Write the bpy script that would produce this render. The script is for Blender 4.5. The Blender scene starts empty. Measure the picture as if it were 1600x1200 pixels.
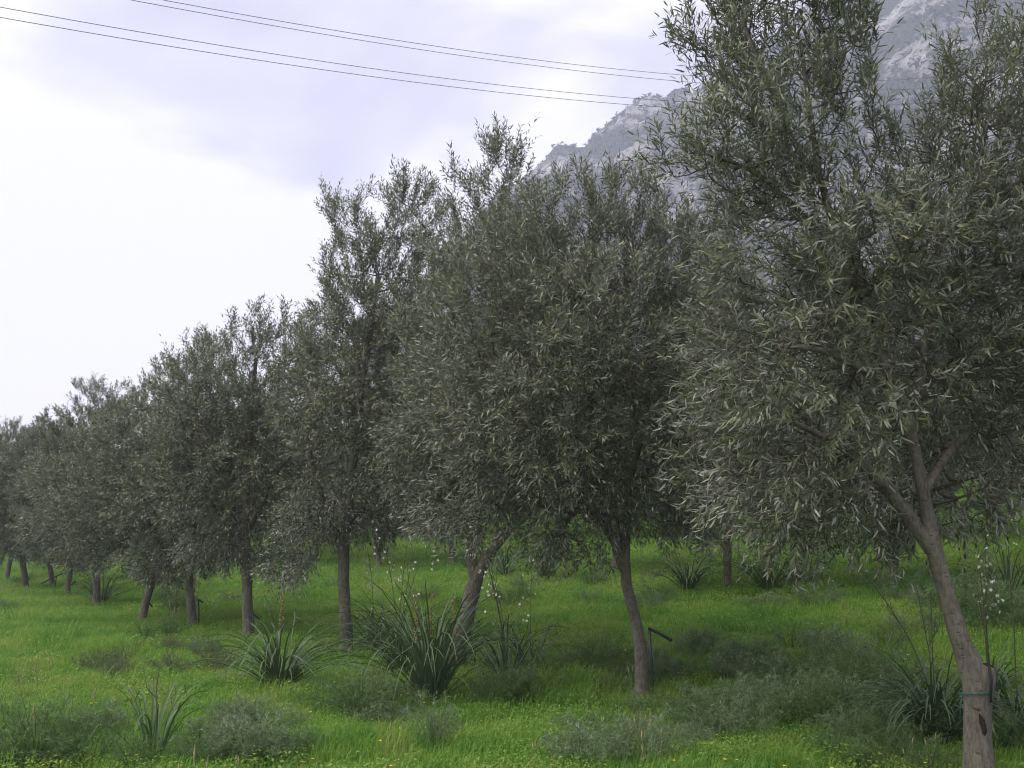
import bpy, math, random
import numpy as np
from mathutils import Vector, Matrix, noise

SEED = 7
random.seed(SEED)
RNG = np.random.default_rng(SEED)
SC = bpy.context.scene
COL = SC.collection

# ------------------------------------------------------------------ camera, sky, sun, exposure
PITCH = math.atan(0.15)
EYE = np.array([0.0, 0.0, 1.6])
cam_d = bpy.data.cameras.new('camera')
cam_d.sensor_width = 36.0
cam_d.lens = 36.0
cam_d.clip_start = 0.1
cam_d.clip_end = 6000.0
cam = bpy.data.objects.new('camera', cam_d)
COL.objects.link(cam)
cam.location = EYE
cam.rotation_euler = (math.pi / 2 + PITCH, 0, 0)
SC.camera = cam

SUN_DIR = Vector((-0.55, -0.12, 0.85)).normalized()
sun_d = bpy.data.lights.new('sun', 'SUN')
sun_d.energy = 1.5
sun_d.angle = math.radians(75)
sun_d.color = (1.0, 0.96, 0.88)
sun = bpy.data.objects.new('sun', sun_d)
COL.objects.link(sun)
sun.rotation_euler = SUN_DIR.to_track_quat('Z', 'Y').to_euler()
sun.location = (-20, 0, 30)

W = bpy.data.worlds.new('World')
SC.world = W
W.use_nodes = True
wt = W.node_tree
wt.nodes.clear()


def N(t, kind, **kw):
    n = t.nodes.new(kind)
    for k, v in kw.items():
        if k in ('operation', 'blend_type', 'data_type', 'noise_dimensions', 'interpolation', 'attribute_name',
                 'sky_type', 'sun_disc', 'sun_elevation', 'sun_rotation', 'noise_type', 'feature', 'mode',
                 'instance_mode', 'normalize', 'vector_type', 'domain', 'clamp'):
            setattr(n, k, v)
        else:
            n.inputs[k.replace('_', ' ')].default_value = v
    return n


def L(t, a, b):
    t.links.new(a, b)


def ramp(t, fac, stops, interp='LINEAR'):
    r = t.nodes.new('ShaderNodeValToRGB')
    r.color_ramp.interpolation = interp
    while len(r.color_ramp.elements) < len(stops):
        r.color_ramp.elements.new(0.5)
    for e, (p, c) in zip(r.color_ramp.elements, stops):
        e.position = p
        e.color = (c[0], c[1], c[2], 1.0)
    L(t, fac, r.inputs['Fac'])
    return r


wo = wt.nodes.new('ShaderNodeOutputWorld')
sky = N(wt, 'ShaderNodeTexSky', sky_type='NISHITA', sun_disc=False)
sky.sun_elevation = math.asin(SUN_DIR.z)
sky.sun_rotation = math.atan2(SUN_DIR.x, SUN_DIR.y)
bg_sky = wt.nodes.new('ShaderNodeBackground')
bg_sky.inputs['Strength'].default_value = 0.06
L(wt, sky.outputs['Color'], bg_sky.inputs['Color'])
# overcast: soft lavender and white cloud sheets over the clear sky
tc = wt.nodes.new('ShaderNodeTexCoord')
mp = wt.nodes.new('ShaderNodeMapping')
mp.inputs['Scale'].default_value = (1.0, 1.0, 2.2)
mp.inputs['Location'].default_value = (0.35, 0.2, 0.1)
L(wt, tc.outputs['Generated'], mp.inputs['Vector'])
n1 = N(wt, 'ShaderNodeTexNoise', Scale=2.6, Detail=7.0, Roughness=0.5, Distortion=0.35)
L(wt, mp.outputs['Vector'], n1.inputs['Vector'])
sx = wt.nodes.new('ShaderNodeSeparateXYZ')
L(wt, tc.outputs['Generated'], sx.inputs['Vector'])
# the sheet is thinner (whiter) towards the low sun side of the sky
m1 = N(wt, 'ShaderNodeMath', operation='MULTIPLY_ADD')
L(wt, sx.outputs['X'], m1.inputs[0])
m1.inputs[1].default_value = -0.30
m1.inputs[2].default_value = 0.12
m2 = N(wt, 'ShaderNodeMath', operation='MULTIPLY_ADD')
L(wt, sx.outputs['Z'], m2.inputs[0])
m2.inputs[1].default_value = -0.36
L(wt, m1.outputs[0], m2.inputs[2])
m3 = N(wt, 'ShaderNodeMath', operation='ADD')
L(wt, n1.outputs['Fac'], m3.inputs[0])
L(wt, m2.outputs[0], m3.inputs[1])
cr = ramp(wt, m3.outputs[0], [(0.25, (0.168, 0.158, 0.206)), (0.35, (0.197, 0.188, 0.232)), (0.42, (0.238, 0.230, 0.262)), (0.50, (0.350, 0.343, 0.342))])
bg_cl = wt.nodes.new('ShaderNodeBackground')
bg_cl.inputs['Strength'].default_value = 1.0
L(wt, cr.outputs['Color'], bg_cl.inputs['Color'])
mixw = wt.nodes.new('ShaderNodeMixShader')
mixw.inputs['Fac'].default_value = 0.94
L(wt, bg_sky.outputs[0], mixw.inputs[1])
L(wt, bg_cl.outputs[0], mixw.inputs[2])
L(wt, mixw.outputs[0], wo.inputs['Surface'])

SC.view_settings.view_transform = 'Standard'
SC.view_settings.look = 'None'
SC.view_settings.exposure = 2.05
SC.view_settings.gamma = 1.0
SC.view_settings.use_curve_mapping = False
SC.render.engine = 'CYCLES'
SC.cycles.use_denoising = True
SC.cycles.filter_width = 1.1
SC.cycles.max_bounces = 6
SC.cycles.diffuse_bounces = 3
SC.cycles.glossy_bounces = 2
SC.cycles.transmission_bounces = 4
SC.cycles.transparent_max_bounces = 4
SC.cycles.volume_bounces = 1

# ------------------------------------------------------------------ helpers
RIGHT = np.array([1.0, 0, 0])
FWD = np.array([0, math.cos(PITCH), math.sin(PITCH)])
UP = np.array([0, -math.sin(PITCH), math.cos(PITCH)])


def ray(px, py):
    return FWD + RIGHT * ((px - 800) / 1600.0) + UP * ((600 - py) / 1600.0)


def P(px, py, d):
    """the place seen at that spot of the photograph, d metres in front of the camera"""
    r = ray(px, py)
    return EYE + r * (d / r[1])


NX, NY = 0.82, 0.573      # across the rows, uphill
EX, EY = -0.573, 0.82     # along the rows


def h(x, y):
    s = (x - 1.3) * NX + (y - 10.2) * NY
    z = 0.115 * (s + math.sqrt(s * s + 1.5)) / 2
    if s > 26:
        z = 0.115 * 26 + (s - 26) * 0.07
    dist = math.hypot(x, y)
    z += 0.05 * noise.noise((x * 0.35, y * 0.35, 3.1)) + 0.02 * noise.noise((x * 1.1, y * 1.1, 7.7))
    if dist > 60:
        z += 0.8 * noise.noise((x * 0.02, y * 0.02, 1.3)) * min(1, (dist - 60) / 80)
    return z


def G(px, py):
    """point of the ground seen at that spot of the photograph"""
    r = ray(px, py)
    lo, hi = 3.0, 3.0
    while hi < 400:
        p = EYE + r * hi / r[1]
        if p[2] < h(p[0], p[1]):
            break
        lo, hi = hi, hi + 0.5
    for _ in range(24):
        m = (lo + hi) / 2
        p = EYE + r * m / r[1]
        if p[2] < h(p[0], p[1]):
            hi = m
        else:
            lo = m
    p = EYE + r * hi / r[1]
    return np.array([p[0], p[1], h(p[0], p[1])])


def make_mesh(name, V, polys, mats, attrs=None, smooth=False):
    """V: (n,3); polys: list of (m,k) index arrays"""
    me = bpy.data.meshes.new(name)
    V = np.asarray(V, dtype=np.float32)
    polys = [np.asarray(p, dtype=np.int32) for p in polys if len(p)]
    me.vertices.add(len(V))
    me.vertices.foreach_set('co', V.ravel())
    loops = np.concatenate([p.ravel() for p in polys])
    sizes = np.concatenate([np.full(len(p), p.shape[1], dtype=np.int32) for p in polys])
    starts = np.concatenate([[0], np.cumsum(sizes)[:-1]]).astype(np.int32)
    me.loops.add(len(loops))
    me.loops.foreach_set('vertex_index', loops)
    me.polygons.add(len(sizes))
    me.polygons.foreach_set('loop_start', starts)
    me.polygons.foreach_set('loop_total', sizes)
    if smooth:
        me.polygons.foreach_set('use_smooth', np.ones(len(sizes), dtype=bool))
    me.update(calc_edges=True)
    for k, a in (attrs or {}).items():
        at = me.attributes.new(k, 'FLOAT', 'POINT')
        at.data.foreach_set('value', np.asarray(a, dtype=np.float32))
    for m in (mats if isinstance(mats, (list, tuple)) else [mats]):
        me.materials.append(m)
    return me


def ob(name, data, parent=None, loc=None):
    o = bpy.data.objects.new(name, data)
    COL.objects.link(o)
    if parent is not None:
        o.parent = parent
    if loc is not None:
        o.location = loc
    return o


def tag(o, label=None, cat=None, group=None, kind=None):
    if label:
        o['label'] = label
    if cat:
        o['category'] = cat
    if group:
        o['group'] = group
    if kind:
        o['kind'] = kind
    return o


def thing(name, label, cat, loc, rz=0.0, group=None, scale=1.0):
    o = ob(name, None, None, loc)
    o.empty_display_size = 0.2
    o.rotation_euler = (0, 0, rz)
    o.scale = (scale,) * 3
    return tag(o, label, cat, group)


def copy_tree(o, parent=None):
    c = o.copy()
    COL.objects.link(c)
    if parent is not None:
        c.parent = parent
    for ch in list(o.children):
        copy_tree(ch, c)
    return c


class Mb:
    """collects polygons for one mesh"""

    def __init__(s):
        s.V, s.P, s.n, s.A = [], {}, 0, []

    def add(s, V, polys, a=0.0):
        V = np.asarray(V, float)
        for p in polys:
            p = np.asarray(p)
            if len(p):
                s.P.setdefault(p.shape[1], []).append(p + s.n)
        s.V.append(V)
        s.A.append(np.full(len(V), a) if np.isscalar(a) else np.asarray(a))
        s.n += len(V)

    def mesh(s, name, mats, smooth=False, attr=None):
        return make_mesh(name, np.concatenate(s.V), [np.concatenate(p) for p in s.P.values()], mats,
                         {attr: np.concatenate(s.A)} if attr else None, smooth)


def unit(v):
    return v / np.maximum(np.linalg.norm(v, axis=-1, keepdims=True), 1e-9)


def resample(pts, step):
    pts = np.asarray(pts, float)
    # Catmull-Rom through the points
    ext = np.vstack([2 * pts[0] - pts[1], pts, 2 * pts[-1] - pts[-2]])
    out, par = [], []
    for i in range(1, len(ext) - 2):
        p0, p1, p2, p3 = ext[i - 1:i + 3]
        n = max(1, int(np.linalg.norm(p2 - p1) / step))
        for k in range(n):
            t = k / n
            out.append(0.5 * ((2 * p1) + (p2 - p0) * t + (2 * p0 - 5 * p1 + 4 * p2 - p3) * t * t + (3 * p1 - p0 - 3 * p2 + p3) * t ** 3))
            par.append(i - 1 + t)
    out.append(pts[-1])
    par.append(len(pts) - 1)
    return np.array(out), np.array(par)


def tube(pts, rad, sides=8, rough=0.0, seed=0.0, cap=True):
    pts = np.asarray(pts, float)
    rad = np.asarray(rad, float)
    n = len(pts)
    T = unit(np.gradient(pts, axis=0))
    u = np.cross(T[0], [0.31, 0.87, 0.11])
    u /= np.linalg.norm(u)
    V = []
    ang = np.arange(sides) * 2 * math.pi / sides
    for i in range(n):
        u = u - T[i] * np.dot(u, T[i])
        u /= np.linalg.norm(u)
        w = np.cross(T[i], u)
        r = np.full(sides, rad[i])
        if rough:
            for k in range(sides):
                q = pts[i] / max(rad[i], 0.01)
                r[k] *= 1 + rough * (noise.noise((math.cos(ang[k]) * 1.1 + seed, math.sin(ang[k]) * 1.1, q[2] * 0.35)) * 1.2
                                     + 0.5 * noise.noise((math.cos(ang[k]) * 3 + seed, math.sin(ang[k]) * 3, q[2] * 1.1)))
        V.append(pts[i] + np.outer(np.cos(ang) * r, u) + np.outer(np.sin(ang) * r, w))
    V = np.concatenate(V)
    i0 = (np.arange(n - 1)[:, None] * sides + np.arange(sides)[None]).ravel()
    i1 = (np.arange(n - 1)[:, None] * sides + (np.arange(sides)[None] + 1) % sides).ravel()
    quads = np.stack([i0, i1, i1 + sides, i0 + sides], 1)
    polys = [quads]
    if cap:
        c = len(V)
        V = np.vstack([V, pts[-1] + T[-1] * rad[-1] * 0.3])
        b = (n - 1) * sides
        polys.append(np.stack([b + np.arange(sides), b + (np.arange(sides) + 1) % sides, np.full(sides, c)], 1))
    return V, polys


# ------------------------------------------------------------------ materials
def mat(name):
    m = bpy.data.materials.new(name)
    m.use_nodes = True
    t = m.node_tree
    return m, t, t.nodes['Principled BSDF']


def leaf_material(name, top, under, young, trans=0.22, rough=0.42, spec=0.45, var=0.5, use_young=True, old=None):
    m, t, b = mat(name)
    geo = t.nodes.new('ShaderNodeNewGeometry')
    r1 = ramp(t, geo.outputs['Random Per Island'], [(0.0, [c * (1 - var * 0.75) for c in top]), (0.55, [c * 0.95 for c in top]), (0.965, [c * (1 + var) for c in top]), (0.985, old or [c * (1 + var) for c in top])])
    r2 = ramp(t, geo.outputs['Random Per Island'], [(0.0, [c * 0.8 for c in under]), (1.0, [c * 1.15 for c in under])])
    col = r1.outputs['Color']
    if use_young:
        at = N(t, 'ShaderNodeAttribute', attribute_name='young')
        mx = N(t, 'ShaderNodeMix', data_type='RGBA')
        L(t, at.outputs['Fac'], mx.inputs[0])
        L(t, col, mx.inputs[6])
        mx.inputs[7].default_value = (*young, 1)
        col = mx.outputs[2]
    mx2 = N(t, 'ShaderNodeMix', data_type='RGBA')
    L(t, geo.outputs['Backfacing'], mx2.inputs[0])
    L(t, col, mx2.inputs[6])
    L(t, r2.outputs['Color'], mx2.inputs[7])
    L(t, mx2.outputs[2], b.inputs['Base Color'])
    b.inputs['Roughness'].default_value = rough
    b.inputs['Specular IOR Level'].default_value = spec
    tr = t.nodes.new('ShaderNodeBsdfTranslucent')
    hs = N(t, 'ShaderNodeHueSaturation', Saturation=1.25, Value=1.1)
    L(t, col, hs.inputs['Color'])
    L(t, hs.outputs['Color'], tr.inputs['Color'])
    ms = t.nodes.new('ShaderNodeMixShader')
    ms.inputs['Fac'].default_value = trans
    L(t, b.outputs[0], ms.inputs[1])
    L(t, tr.outputs[0], ms.inputs[2])
    L(t, ms.outputs[0], t.nodes['Material Output'].inputs['Surface'])
    return m


M_LEAF = leaf_material('olive_leaf', (0.122, 0.132, 0.086), (0.29, 0.305, 0.25), (0.23, 0.26, 0.12), trans=0.20, rough=0.40, spec=0.5, var=0.75, old=(0.24, 0.20, 0.08))
M_STRAP = leaf_material('strap_leaf', (0.070, 0.115, 0.050), (0.085, 0.13, 0.065), (0.2, 0.2, 0.08), trans=0.15, rough=0.52, spec=0.28, use_young=False)
M_FERN = leaf_material('feathery_leaf', (0.095, 0.165, 0.050), (0.12, 0.19, 0.07), (0.40, 0.46, 0.30), trans=0.25, rough=0.6, spec=0.3, var=0.4)
M_FERN_PALE = leaf_material('pale_feathery_leaf', (0.14, 0.205, 0.092), (0.17, 0.23, 0.12), (0.58, 0.62, 0.52), trans=0.2, rough=0.6, spec=0.3, var=0.4)
M_FERN_DRY = leaf_material('dry_feathery_leaf', (0.12, 0.15, 0.07), (0.14, 0.16, 0.085), (0.26, 0.25, 0.15), trans=0.2, rough=0.7, spec=0.2, var=0.4)
M_HILL_BUSH = leaf_material('hillside_bush_leaf', (0.05, 0.07, 0.035), (0.06, 0.08, 0.045), (0.1, 0.1, 0.1), trans=0.1, rough=0.7, spec=0.2, use_young=False)
M_SCRUB = leaf_material('scrub_leaf', (0.12, 0.115, 0.085), (0.15, 0.145, 0.12), (0.1, 0.1, 0.1), trans=0.1, rough=0.7, spec=0.2, use_young=False)


def bark(name, a, b_, scale=1.0):
    m, t, b = mat(name)
    tc = t.nodes.new('ShaderNodeTexCoord')
    mp = t.nodes.new('ShaderNodeMapping')
    mp.inputs['Scale'].default_value = (1, 1, 0.35)
    L(t, tc.outputs['Object'], mp.inputs['Vector'])
    n1 = N(t, 'ShaderNodeTexNoise', Scale=9 * scale, Detail=6.0, Roughness=0.62, Distortion=0.4)
    L(t, mp.outputs['Vector'], n1.inputs['Vector'])
    n2 = N(t, 'ShaderNodeTexNoise', Scale=55 * scale, Detail=5.0, Roughness=0.7)
    L(t, mp.outputs['Vector'], n2.inputs['Vector'])
    ad = N(t, 'ShaderNodeMath', operation='MULTIPLY_ADD')
    L(t, n2.outputs['Fac'], ad.inputs[0])
    ad.inputs[1].default_value = 0.6
    ml = N(t, 'ShaderNodeMath', operation='MULTIPLY')
    L(t, n1.outputs['Fac'], ml.inputs[0])
    ml.inputs[1].default_value = 0.5
    L(t, ml.outputs[0], ad.inputs[2])
    r = ramp(t, ad.outputs[0], [(0.36, b_), (0.52, [(x + y) / 2 for x, y in zip(a, b_)]), (0.66, a)])
    # horizontal lenticels and dark scars
    mp2 = t.nodes.new('ShaderNodeMapping')
    mp2.inputs['Scale'].default_value = (12, 12, 34)
    L(t, tc.outputs['Object'], mp2.inputs['Vector'])
    v = N(t, 'ShaderNodeTexVoronoi', feature='F1', Scale=1.0)
    L(t, mp2.outputs['Vector'], v.inputs['Vector'])
    r2 = ramp(t, v.outputs['Distance'], [(0.10, (0.35, 0.33, 0.32)), (0.2, (1, 1, 1))])
    mx = N(t, 'ShaderNodeMix', data_type='RGBA', blend_type='MULTIPLY')
    mx.inputs[0].default_value = 0.75
    L(t, r.outputs['Color'], mx.inputs[6])
    L(t, r2.outputs['Color'], mx.inputs[7])
    L(t, mx.outputs[2], b.inputs['Base Color'])
    b.inputs['Roughness'].default_value = 0.9
    b.inputs['Specular IOR Level'].default_value = 0.2
    bp = N(t, 'ShaderNodeBump', Strength=0.7, Distance=0.012)
    L(t, ad.outputs[0], bp.inputs['Height'])
    L(t, bp.outputs[0], b.inputs['Normal'])
    return m


M_BARK = bark('olive_bark', (0.21, 0.185, 0.15), (0.055, 0.047, 0.038))
M_TWIG = bark('olive_twig', (0.14, 0.115, 0.09), (0.075, 0.06, 0.048), 2.0)


def plain(name, c, rough=0.6, spec=0.3, var=0.25, scale=30.0):
    m, t, b = mat(name)
    tc = t.nodes.new('ShaderNodeTexCoord')
    n = N(t, 'ShaderNodeTexNoise', Scale=scale, Detail=4.0)
    L(t, tc.outputs['Object'], n.inputs['Vector'])
    r = ramp(t, n.outputs['Fac'], [(0.3, [x * (1 - var) for x in c]), (0.7, [min(1, x * (1 + var)) for x in c])])
    L(t, r.outputs['Color'], b.inputs['Base Color'])
    b.inputs['Roughness'].default_value = rough
    b.inputs['Specular IOR Level'].default_value = spec
    return m


M_STALK = plain('flower_stalk', (0.085, 0.10, 0.05))
M_PETAL = plain('white_petal', (0.78, 0.72, 0.72), 0.6, 0.2, 0.08)
M_BUD = plain('brown_bud', (0.22, 0.13, 0.08))
M_SPIKE = plain('rusty_spike', (0.33, 0.19, 0.09))
M_STRAW = plain('dry_straw', (0.30, 0.25, 0.13), 0.8, 0.1, 0.3)
M_YELLOW = plain('yellow_petal', (0.75, 0.55, 0.03), 0.5, 0.2, 0.1)
M_PIPE = plain('black_plastic', (0.018, 0.018, 0.02), 0.45, 0.5, 0.2)
M_TWINE = plain('green_twine', (0.04, 0.13, 0.10), 0.8, 0.2, 0.3)
M_CABLE = plain('dull_cable', (0.10, 0.10, 0.125), 0.5, 0.4, 0.1)
M_CUT = plain('weathered_cut_wood', (0.15, 0.115, 0.08), 0.9, 0.1, 0.5, 60)
M_HOLLOW_SHADE = plain('painted_hollow_shade', (0.035, 0.027, 0.022), 0.95, 0.1, 0.4, 60)  # dark colour standing in for the shade inside holes in the trunk


def ground_material():
    m, t, b = mat('field_soil_and_moss')
    g = t.nodes.new('ShaderNodeNewGeometry')
    n1 = N(t, 'ShaderNodeTexNoise', Scale=0.45, Detail=6.0, Roughness=0.6)
    n2 = N(t, 'ShaderNodeTexNoise', Scale=9.0, Detail=6.0, Roughness=0.7)
    for n in (n1, n2):
        L(t, g.outputs['Position'], n.inputs['Vector'])
    mx = N(t, 'ShaderNodeMath', operation='MULTIPLY_ADD')
    L(t, n2.outputs['Fac'], mx.inputs[0])
    mx.inputs[1].default_value = 0.5
    ml = N(t, 'ShaderNodeMath', operation='MULTIPLY')
    L(t, n1.outputs['Fac'], ml.inputs[0])
    ml.inputs[1].default_value = 0.5
    L(t, ml.outputs[0], mx.inputs[2])
    r = ramp(t, mx.outputs[0], [(0.36, (0.035, 0.060, 0.012)), (0.5, (0.062, 0.125, 0.016)), (0.64, (0.10, 0.165, 0.022))])
    L(t, r.outputs['Color'], b.inputs['Base Color'])
    b.inputs['Roughness'].default_value = 0.95
    b.inputs['Specular IOR Level'].default_value = 0.1
    bp = N(t, 'ShaderNodeBump', Strength=0.8, Distance=0.08)
    L(t, n2.outputs['Fac'], bp.inputs['Height'])
    L(t, bp.outputs[0], b.inputs['Normal'])
    return m


M_GROUND = ground_material()


def grass_material():
    m, t, b = mat('grass_blade')
    g = t.nodes.new('ShaderNodeNewGeometry')
    oi = t.nodes.new('ShaderNodeObjectInfo')
    n1 = N(t, 'ShaderNodeTexNoise', Scale=0.55, Detail=4.0, Roughness=0.6)
    n2 = N(t, 'ShaderNodeTexNoise', Scale=3.2, Detail=3.0, Roughness=0.6)
    for n in (n1, n2):
        L(t, g.outputs['Position'], n.inputs['Vector'])
    a = N(t, 'ShaderNodeMath', operation='MULTIPLY_ADD')
    L(t, n1.outputs['Fac'], a.inputs[0])
    a.inputs[1].default_value = 0.75
    a2 = N(t, 'ShaderNodeMath', operation='MULTIPLY_ADD')
    L(t, n2.outputs['Fac'], a2.inputs[0])
    a2.inputs[1].default_value = 0.45
    L(t, a2.outputs[0], a.inputs[2])
    a3 = N(t, 'ShaderNodeMath', operation='MULTIPLY_ADD')
    L(t, oi.outputs['Random'], a3.inputs[0])
    a3.inputs[1].default_value = 0.22
    a3.inputs[2].default_value = -0.20
    L(t, a3.outputs[0], a2.inputs[2])
    a4 = N(t, 'ShaderNodeMath', operation='MULTIPLY_ADD')
    L(t, g.outputs['Random Per Island'], a4.inputs[0])
    a4.inputs[1].default_value = 0.16
    L(t, a.outputs[0], a4.inputs[2])
    r = ramp(t, a4.outputs[0], [(0.30, (0.054, 0.145, 0.026)), (0.44, (0.112, 0.255, 0.034)), (0.58, (0.172, 0.328, 0.044)), (0.82, (0.31, 0.37, 0.090))])
    L(t, r.outputs['Color'], b.inputs['Base Color'])
    b.inputs['Roughness'].default_value = 0.5
    b.inputs['Specular IOR Level'].default_value = 0.25
    tr = t.nodes.new('ShaderNodeBsdfTranslucent')
    L(t, r.outputs['Color'], tr.inputs['Color'])
    ms = t.nodes.new('ShaderNodeMixShader')
    ms.inputs['Fac'].default_value = 0.42
    L(t, b.outputs[0], ms.inputs[1])
    L(t, tr.outputs[0], ms.inputs[2])
    L(t, ms.outputs[0], t.nodes['Material Output'].inputs['Surface'])
    return m


M_GRASS = grass_material()


def rock_material():
    m, t, b = mat('limestone_slope')
    g = t.nodes.new('ShaderNodeNewGeometry')
    n1 = N(t, 'ShaderNodeTexNoise', Scale=0.022, Detail=9.0, Roughness=0.62, Distortion=0.5)
    n2 = N(t, 'ShaderNodeTexNoise', Scale=0.16, Detail=10.0, Roughness=0.75)
    n3 = N(t, 'ShaderNodeTexNoise', Scale=0.05, Detail=8.0, Roughness=0.7, Distortion=0.8)
    for n in (n1, n2, n3):
        L(t, g.outputs['Position'], n.inputs['Vector'])
    r1 = ramp(t, n2.outputs['Fac'], [(0.36, (0.18, 0.17, 0.165)), (0.48, (0.44, 0.43, 0.43)), (0.60, (0.68, 0.67, 0.67))])
    r3 = ramp(t, n3.outputs['Fac'], [(0.35, (0.75, 0.55, 0.42)), (0.5, (1, 1, 1))])
    mr = N(t, 'ShaderNodeMix', data_type='RGBA', blend_type='MULTIPLY')
    mr.inputs[0].default_value = 0.5
    L(t, r1.outputs['Color'], mr.inputs[6])
    L(t, r3.outputs['Color'], mr.inputs[7])
    veg = ramp(t, n2.outputs['Fac'], [(0.3, (0.035, 0.05, 0.03)), (0.7, (0.085, 0.10, 0.06))])
    ad = N(t, 'ShaderNodeMath', operation='MULTIPLY_ADD')
    L(t, n2.outputs['Fac'], ad.inputs[0])
    ad.inputs[1].default_value = 0.8
    L(t, n1.outputs['Fac'], ad.inputs[2])
    fac = ramp(t, ad.outputs[0], [(0.80, (0, 0, 0)), (0.90, (1, 1, 1))])
    mx = N(t, 'ShaderNodeMix', data_type='RGBA')
    L(t, fac.outputs['Color'], mx.inputs[0])
    L(t, mr.outputs[2], mx.inputs[6])
    L(t, veg.outputs['Color'], mx.inputs[7])
    L(t, mx.outputs[2], b.inputs['Base Color'])
    b.inputs['Roughness'].default_value = 0.95
    b.inputs['Specular IOR Level'].default_value = 0.1
    bp = N(t, 'ShaderNodeBump', Strength=1.0, Distance=6.0)
    L(t, n2.outputs['Fac'], bp.inputs['Height'])
    L(t, bp.outputs[0], b.inputs['Normal'])
    return m


M_ROCK = rock_material()

# ------------------------------------------------------------------ ground
def build_ground():
    na = 220
    rr = np.concatenate([[0.0], np.geomspace(0.8, 1040, 160)])
    V, idx = [], []
    for r in rr:
        for k in range(na):
            a = 2 * math.pi * k / na
            x, y = r * math.sin(a), r * math.cos(a)
            V.append((x, y, h(x, y) if r < 900 else h(x, y) * 1.0))
    q = []
    for i in range(len(rr) - 1):
        for k in range(na):
            q.append((i * na + k, (i + 1) * na + k, (i + 1) * na + (k + 1) % na, i * na + (k + 1) % na))
    # slope runs uphill only as far as the foot of the mountain
    V = np.array(V)
    V[:, 2] = np.minimum(V[:, 2], 22.0)
    me = make_mesh('meadow_ground', V, [np.array(q)[:, ::-1]], M_GROUND, smooth=True)
    return tag(ob('meadow_ground', me), 'bright green meadow sloping gently up to the right', 'meadow', None, 'structure')


build_ground()

# ------------------------------------------------------------------ mountain
RIDGE = [(-900, 838), (-200, 834), (200, 815), (420, 740), (540, 600), (620, 500), (700, 420), (770, 345), (830, 287), (870, 256), (905, 240), (950, 206),
         (985, 186), (1015, 168), (1050, 160), (1090, 152), (1150, 120), (1210, 75), (1290, -20), (1390, -120), (1500, -200), (1700, -280), (2000, -260), (2500, -160), (3200, 60), (5200, 300)]
R0, RR, R1 = 170.0, 620.0, 1000.0


def ridge_tan(az):
    # az from the view axis; interpolate the crest's elevation
    return np.interp(az, RAZ, REL)


RAZ, REL = [], []
for px, py in RIDGE:
    r = ray(px, py)
    RAZ.append(math.atan2(r[0], r[1]))
    REL.append(r[2] / math.hypot(r[0], r[1]))


def mountain_z(az, r):
    H = RR * ridge_tan(az)
    x, y = r * math.sin(az), r * math.cos(az)
    f = (r - R0) / (RR - R0)
    base = h(x, y) if r < 300 else min(22, h(x, y))
    if f <= 1:
        g = 0.35 * f + 0.65 * f * f * (1.6 - 0.6 * f)
    else:
        g = 1 - 0.35 * (f - 1) ** 1.5
    n = noise.ridged_multi_fractal((x * 0.0085, y * 0.0085, 2.0), 1.0, 2.1, 6, 1.0, 2.0) - 1.1
    n2 = noise.fractal((x * 0.035, y * 0.035, 5.0), 0.9, 2.1, 5)
    amp = min(1.0, H / 120.0) * (min(1, max(0, f) * 1.8)) * (1 - 0.72 * math.exp(-((f - 1) / 0.13) ** 2))
    amp2 = min(1.0, H / 120.0) * min(1, max(0, f) * 3)
    z = min(base, 8) - 3 + (H + 2) * g + amp * 24 * n + amp2 * 9 * n2 + amp2 * 3.0 * noise.fractal((x * 0.13, y * 0.13, 8.0), 0.9, 2.1, 3)
    return x, y, z


def build_mountain():
    azs = np.linspace(-0.55, 1.45, 470)
    rs = np.concatenate([np.linspace(R0, RR, 150), np.linspace(RR + 6, R1, 30)])
    V = np.array([mountain_z(a, r) for r in rs for a in azs])
    na = len(azs)
    i = (np.arange(len(rs) - 1)[:, None] * na + np.arange(na - 1)[None]).ravel()
    q = np.stack([i, i + na, i + na + 1, i + 1], 1)[:, ::-1]
    me = make_mesh('mountain', V, [q], M_ROCK, smooth=True)
    tag(ob('mountain', me), 'pale rocky limestone mountain behind the olive trees', 'mountain', None, 'structure')
    # bushes on the slope
    mb_V, mb_P = [], []
    cnt = 0
    rg = np.random.default_rng(11)
    n = 0
    while n < 15000:
        a, r = rg.uniform(-0.3, 0.85), R0 + (RR + 20 - R0) * rg.uniform(0.05, 1) ** 0.6
        x, y, z = mountain_z(a, r)
        d = noise.noise((x * 0.02, y * 0.02, 9.0)) + 0.6 * noise.noise((x * 0.06, y * 0.06, 4.0))
        if d < rg.uniform(-0.5, 0.4):
            continue
        n += 1
        s = rg.uniform(0.5, 1.7) * (1.25 if d > 0.4 else 1)
        k = 12
        c = rg.normal(size=(k, 3))
        c = c / np.linalg.norm(c, axis=1, keepdims=True) * (rg.uniform(0.3, 1, (k, 1)) ** 0.5) * s * np.array([1, 1, 0.75]) + np.array([x, y, z + 0.45 * s])
        e = rg.normal(size=(k, 3, 3)) * 0.46 * s
        mb_V.append((c[:, None, :] + e).reshape(-1, 3))
    V = np.concatenate(mb_V)
    me = make_mesh('hillside_bushes', V, [np.arange(len(V)).reshape(-1, 3)], M_HILL_BUSH)
    tag(ob('hillside_bushes', me), 'dark bushes dotted over the rocky mountain slope', 'bushes', None, 'stuff')


build_mountain()

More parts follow.
